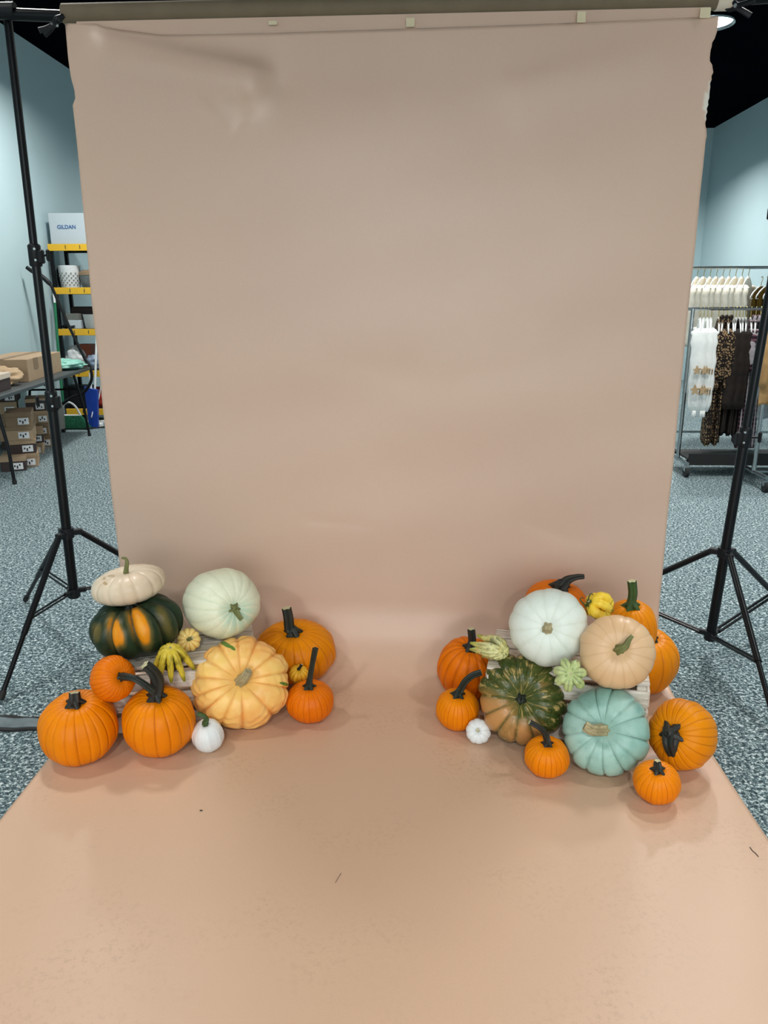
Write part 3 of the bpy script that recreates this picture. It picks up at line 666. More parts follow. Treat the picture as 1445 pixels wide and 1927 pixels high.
pumpkin('R4', 'orange pumpkin with tall green stem standing behind the tan pumpkin', 1187, 1180, 100, m_or3, view=(-.04, .86), rest=CT, hpx=106,
        shape=dict(OR, k=.88, seed=24, lobes=20), stem=dict(mat=m_stemG, r=[15, 8.5, 8, 8], pts=[(1187, 1140, 0), (1191, 1118, 0), (1189, 1093, 0)]))
pumpkin('R5', 'orange pumpkin low behind the right crate, showing its smooth side', 1214, 1242, 131, m_or3, view=(.15, .75), rest=.008, hpx=130,
        shape=dict(OR, k=1.0, seed=25, lobes=14), stem=dict(mat=m_stemD, r=[12, 8, 8], len=.03))
pumpkin('R6', 'pale tan pumpkin with small green stem on the right crate corner', 1162.5, 1227, 144, m_tan, view=(.10, .10), Y=2.25, hpx=140,
        shape=dict(lobes=16, depth=.020, sharp=3.2, k=.66, seed=26, dimT=.16, ex=.78), stem=dict(mat=m_stemO, r=[11, 8, 5, 3], pts=[(1176, 1217, -.02), (1183, 1205, -.02), (1190, 1196, -.02)], star=False, lift=.01))
pumpkin('R7', 'orange pumpkin with stubby black stem at the left of the right group', 878, 1258, 112, m_or2, view=(.12, .72), rest=.008, hpx=122,
        shape=dict(OR, k=1.0, seed=27, lobes=15, depth=.05, sharp=3), stem=dict(mat=m_stemK, r=[13, 9, 7, 7], pts=[(889, 1205, 0), (887, 1183, 0)]))
pumpkin('R8', 'striped green and orange gourd with pointed fingers aimed left', 921, 1221, 76, m_crownS, view=(.70, -.10), rest=.235, name='gourd', cat='gourd',
        crown=dict(n=8, path=[(.04, .75), (.28, .78), (.5, .52), (.52, .05), (.46, -.55), (.58, -1.15)], rad=[.14, .25, .29, .26, .21, .08], seed=28, wob=.35), under=(.7, .42, 0),
        stem=dict(mat=m_stemO, r=[4, 3.5], len=.004, sink=.004, lift=0, star=False))
pumpkin('R9', 'wide mottled green and tan ribbed pumpkin tilted towards the viewer', 984, 1317, 168, m_greenm, view=(-.04, -.03), rest=.005, hpx=172, spin=.3,
        shape=dict(lobes=14, depth=.082, sharp=3.6, k=.60, seed=29, dimT=.24, ex=.72, irregular=.2, lobevar=.04, nphi=200), patches=[(925, 1345, 55, 40, .6, .9), (985, 1380, 40, 30, 0, .85), (1025, 1290, 14, 10, 0, .5)],
        stem=dict(mat=m_stemD, r=[9, 8, 6], pts=[(980, 1323, -.012)], lift=.006, flare=.3))
pumpkin('R10', 'pale green star shaped gourd between white, tan and blue green pumpkins', 1073, 1270, 65, m_crownG, view=(.03, .12), rest=CT, name='gourd', cat='gourd',
        crown=dict(n=7, path=[(.05, .30), (.25, .42), (.55, .42), (.84, .12), (.86, -.2)], rad=[.14, .24, .37, .32, .16], seed=30, wob=.15), under=(.45, .6, -.1),
        stem=dict(mat=m_stemD, r=[3.5, 3], len=.008, sink=.004, lift=0, star=False))
pumpkin('R11', 'small orange pumpkin with long curved dark stem, left front of the right group', 861, 1335, 82, m_or1, view=(.02, .78), rest=.005, hpx=82,
        shape=dict(OR, k=.90, seed=31, lobes=24), stem=dict(mat=m_stemD, r=[12, 7, 6, 6, 5.5], pts=[(867, 1297, 0), (875, 1283, 0), (889, 1271, 0), (906, 1265, 0)]))
pumpkin('R12', 'tiny white pumpkin on the paper before the mottled green pumpkin', 900, 1376, 47, m_white_r, view=(-.05, .10), rest=.005, hpx=49,
        shape=dict(lobes=10, depth=.06, sharp=2.6, k=.66, seed=32, dimT=.16, ex=.78, irregular=.05), stem=dict(mat=m_stemO, r=[4, 3.2, 3], len=.012, lift=.003, star=False))
pumpkin('R13', 'small orange pumpkin with stem bent left, in front of the mottled green one', 1029.5, 1424, 86, m_or1, view=(.0, .74), rest=.005, hpx=82,
        shape=dict(OR, k=.86, seed=33, lobes=24), stem=dict(mat=m_stemK, r=[10, 6.5, 6, 5, 5], pts=[(1027, 1384, 0), (1016, 1370, -.01), (996, 1359, -.01)]))
pumpkin('R14', 'large blue green ribbed pumpkin with dry tan stem, centre front of the right group', 1140.5, 1376, 165, m_teal, view=(-.13, .04), rest=.005, hpx=170, spin=.15,
        shape=dict(lobes=13, depth=.07, sharp=6.0, k=.62, seed=34, dimT=.20, ex=.74, irregular=.22), stem=dict(mat=m_stemT, r=[12, 11, 9.5, 9], pts=[(1115, 1374, -.035), (1100, 1366, -.03)], cut=m_stemT, ridges=7, lift=.010, star=False))
pumpkin('R15', 'large orange pumpkin tipped forward with black star stem, far right of the group', 1285, 1382, 131, m_or3, view=(-.40, -.08), rest=.005, hpx=137,
        shape=dict(OR, k=.88, seed=35, lobes=22), stem=dict(mat=m_stemK, r=[19, 17, 13, 9], pts=[(1261, 1400, -.025), (1266, 1420, -.03)], fl=7, lift=.004))
pumpkin('R16', 'small orange pumpkin, frontmost of the right group, with stubby stem', 1236, 1472, 92, m_or1, view=(.0, .64), rest=.005, hpx=86,
        shape=dict(OR, k=.88, seed=36, lobes=22), stem=dict(mat=m_stemK, r=[12, 8, 6.5, 5.5], pts=[(1237, 1436, 0), (1237, 1431, 0)]))
for r in REPORT: print('PK', *r)

# ------------------------------------------------------------------ crates
def crate(label, c, size, rz):
    t = thing('wooden_crate', label, 'crate', (c[0], c[1], .006), rz)
    w, d, h = size; th = .012
    for sx in (-1, 1):
        for sy in (-1, 1): MB().box((sx*(w/2-.022), sy*(d/2-.022), h/2), (.03, .03, h-.03), bev=.002).build('corner_post', m_wood, t)
    n = 3; sh = (h-.03)/n
    for k in range(n):
        z = .008+sh*(k+.5)
        for sy in (-1, 1): MB().box((0, sy*(d/2-.001), z), (w, th, sh-.016), bev=.002).build('side_slat', m_wood, t)
        for sx in (-1, 1): MB().box((sx*(w/2-.001), 0, z), (d-.014, th, sh-.016), rz=PI/2, bev=.002).build('end_slat', m_wood, t)
    m = 4; sw = d/m
    for k in range(m): MB().box((0, -d/2+sw*(k+.5), h-.008), (w+.004, sw-.010, th), bev=.002).build('top_slat', m_wood, t)
    return t
crate('whitewashed slatted wooden crate under the left group of pumpkins', (-.735, 2.49), (.52, .30, CT-.01), math.radians(14))
crate('whitewashed slatted wooden crate under the right group of pumpkins', (.64, 2.46), (.52, .32, CT-.01), math.radians(-12))

# ------------------------------------------------------------------ floor bits
a0, a1 = atz(-60, 1350, .0), atz(95, 1356, 0); b0, b1 = atz(-60, 1378, 0), atz(95, 1374, 0)
t = thing('floor_strip', 'flat grey plastic strip with black edges on the carpet left of the pumpkins', 'floor strip', (a0[0], (a0[1]+b0[1])/2, 0))
Lf = lambda p: np.array(p)-np.array(t.location)
def strip(nm, f0, f1, z, mat):
    mb = MB(); V = []; n = 30
    for k in range(n+1):
        u = k/n; A_ = a0+(a1-a0)*u; B_ = b0+(b1-b0)*u; wv = .003*math.sin(u*17+f0*9)
        p, q = A_+(B_-A_)*f0, A_+(B_-A_)*f1; p[1] += wv; q[1] += wv*.7
        V += [Lf((p[0], p[1], .001)), Lf((p[0], p[1], z)), Lf((q[0], q[1], z)), Lf((q[0], q[1], .001))]
    mb.add(V, [(4*k+a, 4*k+(a+1) % 4, 4*k+4+(a+1) % 4, 4*k+4+a) for k in range(n) for a in range(4)]+[(0, 1, 2, 3), (4*n+3, 4*n+2, 4*n+1, 4*n)])
    mb.build(nm, mat, t)
m_strip = plain('clear_grey_sleeve', srgb(118, 130, 134), .25, var=.4, scale=18, bump=.5, bs=30)
strip('edge', -.12, .16, .009, m_rubber); strip('sleeve', .14, .90, .012, m_strip); strip('edge', .88, 1.06, .009, m_rubber)
c = atz(378, 1525, .006)
tag(MB().add([(-.006, 0, 0), (0, -.003, .001), (.007, 0, 0), (0, .0035, .001), (0, 0, .003)], [(0, 1, 4), (1, 2, 4), (2, 3, 4), (3, 0, 4), (3, 2, 1, 0)]) or MB(), None) if False else None
mb = MB(); mb.add([(-.006, 0, 0), (0, -.003, .0), (.007, 0, 0), (0, .0035, .0), (0, 0, .002)], [(0, 1, 4), (1, 2, 4), (2, 3, 4), (3, 0, 4), (3, 2, 1, 0)])
tag(mb.build('leaf_scrap', m_stemD), 'tiny dark leaf scrap on the paper before the left pumpkins', 'leaf').location = tuple(c)
P = [atz(x, y, .0068) for x, y in ((1411, 1594), (1416, 1601), (1421, 1605), (1427, 1612))]
tag(MB().tube(catmull([p_-P[0] for p_ in P], 4), .0010, 6).build('twig', m_stemK), 'thin dark twig on the paper near its right edge', 'twig').location = tuple(P[0])
P = [atz(x, y, .0066) for x, y in ((642, 1643), (636, 1652), (631, 1661))]
tag(MB().tube([p_-P[0] for p_ in P], .0006, 6).build('twig', m_stemK), 'hair thin fibre on the middle of the paper floor', 'fibre').location = tuple(P[0])

# ------------------------------------------------------------------ left background: table
TA = math.atan2(2.65, -.37)-PI/2         # heading of the table
t0 = np.array([-3.10, 5.80]); dv = np.array([-math.sin(TA), math.cos(TA)]); nv = np.array([-math.cos(TA), -math.sin(TA)])
TL, TW, TZ = 2.70, .68, .74
tc = t0+dv*TL/2+nv*TW/2
t = thing('folding_table', 'dark grey folding table along the left wall behind the stand', 'table', (tc[0], tc[1], 0), TA)
MB().box((0, 0, TZ-.018), (TW, TL, .036), bev=.008).build('tabletop', m_tabletop, t)
for sy in (-1, 1):
    y = sy*(TL/2-.25)
    for sx in (-1, 1):
        lg = MB().tube([(sx*(TW/2-.12), y, TZ-.04), (sx*(TW/2-.05), y+sy*.03, .3), (sx*(TW/2-.03), y+sy*.05, .0)], .014, 12).build('leg', m_black, t, smooth='auto')
        MB().tube([(sx*(TW/2-.031), y+sy*.049, .03), (sx*(TW/2-.03), y+sy*.05, .0)], .018, 12).build('rubber_foot', m_rubber, lg, smooth='auto')
    MB().tube([(-(TW/2-.09), y+sy*.015, .52), (TW/2-.09, y+sy*.015, .52)], .011, 10).build('cross_brace', m_black, t, smooth='auto')
    MB().tube(catmull([(0, y, .52), (0, y-sy*.28, .60), (0, y-sy*.48, TZ-.04)], 5), .009, 10).build('folding_strut', m_black, t, smooth='auto')
def tp(u, v):  # u along the table from the near end, v across from the inner edge
    q = t0+dv*u+nv*v; return q
def cbox(nm, label, cat, c, d, rz, mat, group=None, bev=.003):
    t = thing(nm, label, cat, c, rz, group); MB().box((0, 0, d[2]/2), d, bev=bev).build('box_body', mat, t); return t
q = tp(1.62, .36)
t = cbox('cardboard_box', 'long brown cardboard box lying on the grey folding table', 'box', (q[0], q[1], TZ), (.46, 1.10, .20), TA+.03, m_kraft)
MB().box((0, 0, .2015), (.06, 1.1, .002)).build('packing_tape', m_kraftd, t); MB().box((.2315, -.30, .15), (.002, .14, .10)).build('packing_tape', m_kraftd, t)
q = tp(.32, .18)
t = thing('shoe_box', 'dark brown shoe box with cream lid on the near end of the table', 'box', (q[0], q[1], TZ), TA+.02)
MB().box((0, 0, .055), (.22, .40, .11), bev=.003).build('box_body', m_brownd, t); MB().box((0, 0, .118), (.232, .412, .045), bev=.004).build('lid', m_cream, t)
def lumpy(nm, label, cat, c, d, mat, seed, group=None, amp=.22):
    r = np.random.RandomState(seed); V = []; n, mrows = 40, 20; ph = r.rand(10)*6.3
    for i in range(mrows+1):
        th = PI*i/mrows
        for j in range(n):
            f = 2*PI*j/n; rr = 1+amp*(math.sin(3*f+ph[0]+2*th)*.35+math.sin(7*f+ph[1])*math.sin(5*th+ph[2])*.35+math.sin(13*f+ph[3]+4*th)*.15+math.sin(9*th+ph[4]+f)*.2)
            V.append((d[0]/2*rr*math.sin(th)**.7*math.cos(f), d[1]/2*rr*math.sin(th)**.7*math.sin(f), d[2]/2+d[2]/2*math.cos(th)*(rr if th < PI/2 else 1)))
    mb = MB(); mb.add(V, [(i*n+j, (i+1)*n+j, (i+1)*n+(j+1) % n, i*n+(j+1) % n) for i in range(mrows) for j in range(n)])
    o = mb.build(nm, mat, smooth=True); o.location = c; return tag(o, label, cat, group)
q = tp(.78, .25); lumpy('packing_paper', 'crumpled brown packing paper on the table beside the long box', 'paper', (q[0], q[1], TZ), (.26, .42, .14), m_paperk, 3, amp=.5)
m_mint = plain('mint_plastic_film', srgb(150, 212, 196), .35, var=.12)
q = tp(2.42, .20); lumpy('plastic_bag', 'mint green plastic bag lying on the far end of the table', 'bag', (q[0], q[1], TZ), (.42, .46, .10), m_mint, 5, amp=.35)

# shoe boxes under the table
def shoebox(c, d, rz, mat, lidm, label, marks):
    t = thing('shoe_box', label, 'box', c, rz, group='shoe boxes stacked under the table')
    MB().box((0, 0, d[2]*.37), (d[0], d[1], d[2]*.74), bev=.002).build('box_body', mat, t)
    MB().box((0, 0, d[2]*.84), (d[0]+.008, d[1]+.008, d[2]*.30), bev=.002).build('lid', lidm, t)
    s = MB(); s.box((d[0]*.18, -d[1]/2-.0055, d[2]*.36), (d[0]*.42, .0015, d[2]*.46)); so = s.build('sticker', m_sticker, t)
    k = MB()
    for j in range(marks): k.box((d[0]*(.06+.10*j), -d[1]/2-.0068, d[2]*(.36+.08*math.sin(j*4+c[0]*9))), (.012, .001, .016+.01*(j % 2)))
    k.build('print', m_ink, so); return t
ords = ['first', 'second', 'third', 'fourth', 'fifth', 'sixth']
stacks = [  # floor pixel of the near bottom corner, count, dims, heading, words
    (14, 888, 1, (.20, .34, .125), .35, 'short kraft shoe box lying lowest and nearest at the left frame edge'),
    (38, 880, 4, (.21, .34, .125), .40, 'in the stack behind the near table leg'),
    (56, 856, 2, (.18, .32, .115), .42, 'in the low middle stack under the table'),
    (72, 842, 4, (.19, .32, .125), .40, 'in the farthest stack beside the grey canister'),
    (14, 846, 5, (.21, .34, .120), .38, 'in the tall stack at the left frame edge')]
for (px, py, n, d, rz, words) in stacks:
    f = atz(px, py)
    c = np.array([f[0], f[1]])+np.array([-.03, d[1]*.5])
    for k in range(n):
        mat, lidm = ((m_kraft, m_kraftd), (m_kraftd, m_kraftd), (m_kraft, m_kraft), (m_brownd, m_kraft))[(k+n+px) % 4]
        lab = words if n == 1 else ('%s shoe box up, kraft, %s' % (ords[k], words) if mat is not m_brownd else '%s shoe box up, dark, %s' % (ords[k], words))
        shoebox((c[0]+.012*math.sin(k*3+px), c[1]+.01*math.cos(k*5), k*(d[2]*.992)), d, rz+.05*math.sin(k*2+px), mat, lidm, lab, 3)

# vacuum cleaner: canister, hose and wand
vb = atz(88, 818)
t = thing('vacuum_cleaner', 'grey canister vacuum with black hose and wand by the far table end', 'vacuum cleaner', (vb[0], vb[1]+.12, 0))
VL = lambda p: np.array(p)-np.array(t.location)
MB().lathe([(.12, .03), (.15, .05), (.155, .16), (.15, .30), (.13, .36), (.05, .40)], n=30).build('canister', m_greyp, t, smooth='auto')
for a in (0.3, 2.4, 4.4): MB().tube([(.13*math.cos(a)-.015, .13*math.sin(a), .025), (.13*math.cos(a)+.015, .13*math.sin(a), .025)], .025, 14).build('caster', m_rubber, t, smooth='auto')
Yh = 8.62
P = catmull([VL(at(102, 790, 8.3)), VL(at(112, 766, 8.6)), VL(at(132, 750, Yh)), VL(at(158, 738, Yh)), VL(at(172, 715, Yh)), VL(at(170, 692, Yh)), VL(at(163, 682, Yh))], 8)
MB().tube(P, .017, 12).build('hose', m_blackp, t, smooth=True)
P = catmull([VL(at(163, 682, Yh)), VL(at(154, 664, Yh)), VL(at(128, 610, Yh)), VL(at(101, 548, Yh)), VL(at(94, 535, Yh)), VL(at(76, 518, Yh)), VL(at(60, 510, Yh)), VL(at(50, 503, Yh))], 6)
MB().tube(P, np.interp(np.linspace(0, 1, len(P)), [0, .55, .6, .8, 1], [.016, .016, .026, .024, .020]), 12).build('wand', m_blackp, t, smooth=True)

# brooms, mop
p0, p1 = atz(148, 802), at(101, 565, 9.10)
P0 = np.array([at(112, 745, 8.95)[0], 8.95, .62])
p0 = at(116, 780, 8.85)
t = thing('broom', 'green push broom leaning in the corner, white frame, green bristles on floor', 'broom', (at(148, 795, 8.75)[0], 8.75, 0))
BL = lambda p: np.array(p)-np.array(t.location)
MB().tube([BL(at(119, 760, 8.85)), BL(at(112, 690, 8.95)), BL(at(103, 570, 9.12))], .016, 12).build('handle', m_green, t, smooth='auto')
MB().tube([BL(at(103, 570, 9.12)), BL(at(101, 552, 9.14))], .013, 12).build('handle_cap', m_white, t, smooth='auto')
b0 = BL(at(112, 782, 8.74)); b1 = BL(at(152, 782, 8.74))
arch = catmull([b0, BL(at(118, 764, 8.74)), BL(at(129, 757, 8.74)), BL(at(142, 765, 8.74)), b1], 6)
MB().tube(arch, .012, 10).tube([b0, b1], .014, 10).build('broom_head', m_white, t, smooth='auto')
mb = MB(); zb = b0[2]
mb.add([b0+[0, -.03, 0], b1+[0, -.03, 0], b1+[0, .03, 0], b0+[0, .03, 0], (b0[0]-.02, -.05, .012), (b1[0]+.10, -.05, .012), (b1[0]+.10, .05, .012), (b0[0]-.02, .05, .012)],
       [(0, 1, 2, 3), (7, 6, 5, 4), (0, 4, 5, 1), (1, 5, 6, 2), (2, 6, 7, 3), (3, 7, 4, 0)])
def mk_brist():
    m = MT('bristles', .8); w = m.noise(60, 2, .5, vec=m.scaled((6, 6, .4)))
    m.set('Base Color', m.ramp(w, [(.4, srgb(18, 60, 44)), (.6, srgb(30, 128, 88))])); m.bump(w, .8, .006); return m.m
mb.build('bristles', mk_brist(), t)
A_, B_ = at(176, 790, 8.9), at(182, 630, 9.15)
t = thing('mop', 'white mop pole standing at the backdrop edge by the yellow shelf', 'mop', (A_[0], A_[1], 0)); ML = lambda p: np.array(p)-np.array(t.location)
MB().tube([ML((A_[0], A_[1], .05)), ML(B_)], .013, 10).build('handle', m_white, t, smooth='auto')
MB().box((0, 0, .025), (.20, .08, .05), bev=.01).build('mop_head', m_white, t)

# ------------------------------------------------------------------ shelf
SY = 9.25; X0, X1 = at(90, 465, SY)[0], -2.95; SD = .45
zs = [at(130, yy, SY)[2] for yy in (459, 541, 619, 697, 769)]
t = thing('shelving_unit', 'black shelving unit with yellow beams in the left corner', 'shelf', (X0, SY, 0)); SL = lambda p: np.array(p)-np.array(t.location)
for x in (X0+.02, X1-.02):
    for y in (SY+.03, SY+SD-.02): MB().box(SL((x, y, zs[0]/2)), (.04, .04, zs[0]), bev=.003).build('upright', m_black, t)
for z in zs:
    b = MB().box(SL(((X0+X1)/2, SY, z-.038)), (X1-X0, .018, .076), bev=.003).build('beam', m_yellow, t)
    k = MB()
    for j in range(6): k.box(SL((X0+.21+j*.17, SY-.0095, z-.036)), (.008, .002, .042))
    k.build('slot', m_ink, b)
    MB().box(SL(((X0+X1)/2, SY+SD, z-.038)), (X1-X0, .018, .076), bev=.003).build('beam', m_black, t)
    MB().box(SL(((X0+X1)/2, SY+SD/2, z-.012)), (X1-X0-.01, SD-.02, .016), bev=.002).build('shelf_board', m_tabletop, t)
def onz(i): return zs[i]+.001
def px_x(px, Y=SY+.1): return at(px, 560, Y)[0]
# printed carton on the top shelf
Xa, Xb = at(93, 430, SY+.04)[0], -3.28; hh = at(120, 401, SY+.04)[2]-onz(0)
t = thing('cardboard_box', 'pale grey carton with blue lettering on the top shelf', 'box', ((Xa+Xb)/2, SY+.22, onz(0)))
MB().box((0, 0, hh/2), (Xb-Xa, .36, hh), bev=.003).build('box_body', m_boxg, t)
fc = bpy.data.curves.new('lettering', 'FONT'); fc.body = 'GILDAN'; fc.size = .060; fc.extrude = .0008; fc.align_x = 'CENTER'; fc.align_y = 'CENTER'; fc.offset = .0010
fo = bpy.data.objects.new('lettering_curve', fc); COL.objects.link(fo)
dg = bpy.context.evaluated_depsgraph_get(); fm = bpy.data.meshes.new_from_object(fo.evaluated_get(dg)); bpy.data.objects.remove(fo)
fm.materials.clear(); fm.materials.append(m_logo); lo = bpy.data.objects.new('lettering', fm); COL.objects.link(lo); lo.parent = t
pl = at(125, 427.5, SY+.038); lo.location = (pl[0]-t.location[0], -.182, pl[2]-t.location[2]); lo.rotation_euler = (PI/2, 0, 0)
# shelf 2
pc = at(131, 520, SY+.15); r_ = .125
t = thing('storage_pot', 'white pot with rows of grey dots on the second shelf', 'pot', (pc[0], SY+.16, onz(1)))
MB().lathe([(.105, 0), (.108, .01), (.128, .25), (.122, .25), (.10, .02)], n=32).build('pot_body', m_white, t, smooth='auto')
k = MB()
for row in range(6):
    for j in range(15):
        a = 2*PI*(j+.5*(row % 2))/15; R_ = .109+.0008*row*4.0+.0025; k.box((R_*math.cos(a), R_*math.sin(a), .03+row*.026), (.002, .016, .014), rz=a)
k.build('dots', m_greyp, t)
pc = at(163, 520, SY+.2)
t = thing('wicker_basket', 'round dark brown basket at the right of the white pot', 'basket', (pc[0]+.05, SY+.2, onz(1)))
MB().lathe([(.10, 0), (.12, .05), (.13, .14), (.12, .145), (.11, .03)], n=28).build('basket_body', m_glass, t, smooth='auto')
MB().lathe([(.135, .14), (.13, .17), (.09, .20), (.01, .205)], n=28).build('lid', m_kraftd, t, smooth='auto')
pc = at(111, 497, SY+.3)
lumpy('cap', 'black rounded cap behind the white dotted pot', 'cap', (pc[0], SY+.34, onz(1)), (.24, .16, .25), m_blackp, 9, amp=.1)
# shelf 3
pc = at(165, 600, SY+.25)
t = cbox('storage_case', 'dark brown case lying across the grey boxes on the third shelf', 'case', (at(168, 585, SY+.32)[0], SY+.34, onz(2)), (.40, .20, .255), 0, m_brownd, bev=.02)
pc = at(141, 600, SY+.1)
cbox('storage_box', 'small grey box under another grey box on the third shelf', 'box', (pc[0], SY+.12, onz(2)), (.16, .16, .10), .1, m_boxg)
cbox('storage_box', 'small grey box stacked on another grey box on the third shelf', 'box', (pc[0]-.005, SY+.12, onz(2)+.101), (.15, .15, .075), -.05, m_greyp)
pc = at(167, 606, SY+.1)
t = thing('bucket', 'small white bucket on the third shelf at the backdrop edge', 'bucket', (pc[0]+.02, SY+.14, onz(2)))
MB().lathe([(.07, 0), (.075, .005), (.095, .16), (.10, .165), (.092, .165), (.072, .01)], n=28).build('bucket_body', m_white, t, smooth='auto')
pc = at(131, 615, SY+.06)
lumpy('cable_bundle', 'tangle of black cable at the front of the third shelf', 'cable', (pc[0], SY+.07, onz(2)), (.16, .10, .05), m_blackp, 4, amp=.5)
# shelf 4
pc = at(138, 655, SY+.1)
lumpy('plastic_bag', 'white plastic bag on the fourth shelf', 'bag', (pc[0], SY+.15, onz(3)), (.24, .2, .27), m_white, 8, amp=.25)
m_rust = plain('rust_card', srgb(140, 66, 34), .6)
cbox('storage_box', 'rust brown box on the fourth shelf', 'box', (at(162, 655, SY+.2)[0], SY+.22, onz(3)), (.16, .16, .30), 0, m_rust)
m_bw = plain('blue_white_film', srgb(170, 190, 216), .4, var=.6, scale=18)
lumpy('plastic_bag', 'blue and white bag on the fourth shelf at the backdrop edge', 'bag', (at(183, 680, SY+.1)[0], SY+.1, onz(3)), (.26, .16, .17), m_bw, 12, amp=.35)
# shelf 5 and below
cbox('storage_crate', 'black plastic crate on the lowest shelf', 'crate', (at(146, 735, SY+.15)[0], SY+.2, onz(4)), (.28, .3, .26), 0, m_blackp, bev=.01)
pc = atz(172, 800)
t = thing('dustpan', 'blue dustpan standing upright beside the table leg', 'dustpan', (at(174, 760, 8.8)[0], 8.8, 0))
mb = MB(); z0, z1 = at(174, 800, 8.8)[2], at(174, 726, 8.8)[2]
mb.add([(-.06, -.02, .01), (.04, -.02, .01), (.04, .02, .01), (-.06, .02, .01), (-.07, -.02, z1*.98), (.075, -.02, z1*.9), (.075, .04, z1*.9), (-.07, .04, z1*.98)], [(3, 2, 1, 0), (4, 5, 6, 7), (0, 1, 5, 4), (1, 2, 6, 5), (2, 3, 7, 6), (3, 0, 4, 7)])
mb.build('pan', m_blue, t)
MB().tube([(0, 0, z1*.9), (0, .02, z1*1.3)], .014, 10).build('handle', m_white, t, smooth='auto')
lumpy('plastic_bag', 'red bag on the lowest shelf by the blue dustpan', 'bag', (at(186, 755, SY+.1)[0], SY+.14, onz(4)), (.22, .2, .24), m_red, 15, amp=.2)
# power strip and cables
pc = atz(168, 797)
t = thing('power_strip', 'white power strip on the carpet before the broom', 'power strip', (pc[0], pc[1], 0), -.02)
MB().box((0, 0, .02), (.42, .055, .04), bev=.006).build('strip_body', m_white, t)
mb = MB()
for j in range(5): mb.box((-.14+j*.07, 0, .0405), (.03, .022, .002))
mb.build('socket', m_ink, t)
MB().box((.02, 0, .06), (.05, .04, .045), bev=.006).build('plug', m_white, t)
P = catmull([at(172, 786, 8.75), at(176, 770, 8.8), at(184, 756, 8.85), at(188, 738, 8.9), at(190, 720, 8.9)], 6); o_ = P[0].copy()
tag(MB().tube(P-o_, .006, 8).build('cord', m_cord, smooth=True), 'white cord rising from the power strip', 'cord').location = tuple(o_)
P = catmull([atz(134, 790, .01), atz(146, 802, .01), atz(160, 807, .01), atz(178, 805, .01), atz(205, 803, .01)], 6); o_ = P[0].copy()
tag(MB().tube(P-o_, .008, 8).build('cord', m_rubber, smooth=True), 'black cord curving over the carpet by the far table leg', 'cord').location = tuple(o_)

# ------------------------------------------------------------------ right background: clothes racks
def fabric(name, c1, c2, kind='plain', sc=20):
    m = MT(name, .9, spec=.2)
    if kind == 'leopard':
        v = m.voro(60, feature='F1'); n = m.noise(90, 3)
        f = m.math('ADD', v, m.math('MULTIPLY', n, .35)); c = m.ramp(f, [(.24, c1), (.34, c2), (.56, c2), (.64, c1)])
    elif kind == 'plaid':
        w = m.t.nodes.new('ShaderNodeTexWave'); w.bands_direction = 'Z'; w.inputs['Scale'].default_value = 8.5; m.t.links.new(m.co, w.inputs[0])
        w2 = m.t.nodes.new('ShaderNodeTexWave'); w2.bands_direction = 'X'; w2.inputs['Scale'].default_value = 8.5; m.t.links.new(m.co, w2.inputs[0])
        c = m.mix(m.fr(w.outputs['Fac'], .7, .8), c1, c2); c = m.mix(m.math('MULTIPLY', m.fr(w2.outputs['Fac'], .7, .8), .6), c, srgb(200, 196, 200))
    else: c = m.mix(m.fr(m.noise(sc, 3), .35, .65), c1, c2)
    m.set('Base Color', c); m.bump(m.noise(140, 2), .3, .002); return m.m
f_white = fabric('white_knit', srgb(238, 242, 240), srgb(228, 234, 232))
f_leo = fabric('leopard_print', srgb(30, 26, 24), srgb(150, 124, 92), 'leopard')
f_dark = fabric('dark_brown_cloth', srgb(44, 38, 34), srgb(34, 30, 28))
f_plaid = fabric('dark_plaid', srgb(46, 32, 40), srgb(112, 78, 88), 'plaid')
f_cream = fabric('cream_knit', srgb(238, 234, 220), srgb(226, 220, 202))
f_must = fabric('mustard_cloth', srgb(104, 82, 30), srgb(82, 62, 22))
f_navy = fabric('navy_cloth', srgb(26, 28, 52), srgb(18, 20, 40))
f_tan = fabric('tan_jacket_cloth', srgb(180, 144, 98), srgb(164, 128, 84))
f_grey = fabric('grey_marl', srgb(150, 158, 162), srgb(128, 136, 140))
f_red = fabric('red_lining', srgb(180, 50, 50), srgb(140, 40, 40))
m_star = fabric('tan_star', srgb(186, 162, 128), srgb(170, 146, 112))
m_brass = plain('brass_hook', srgb(196, 180, 110), .3, .8)
def make_hanger(empty=False):
    t = thing('clothes_hanger', 'x', 'hanger')
    P = catmull([(-.20, 0, -.17), (-.12, 0, -.115), (0, 0, -.075), (.12, 0, -.115), (.20, 0, -.17)], 6)
    mb = MB().tube(P, .0065, 8).tube(catmull([(-.20, 0, -.17), (-.205, 0, -.19), (-.18, 0, -.195), (0, 0, -.195), (.18, 0, -.195), (.205, 0, -.19), (.20, 0, -.17)], 4), .005, 8)
    mb.build('hanger_arms', m_white, t, smooth=True)
    MB().tube(catmull([(0, 0, -.075), (0, 0, -.04), (.018, 0, -.018), (.018, 0, .006), (0, 0, .0165), (-.016, 0, .006)], 5), .0032, 8).build('hook', m_brass, t, smooth=True)
    return t
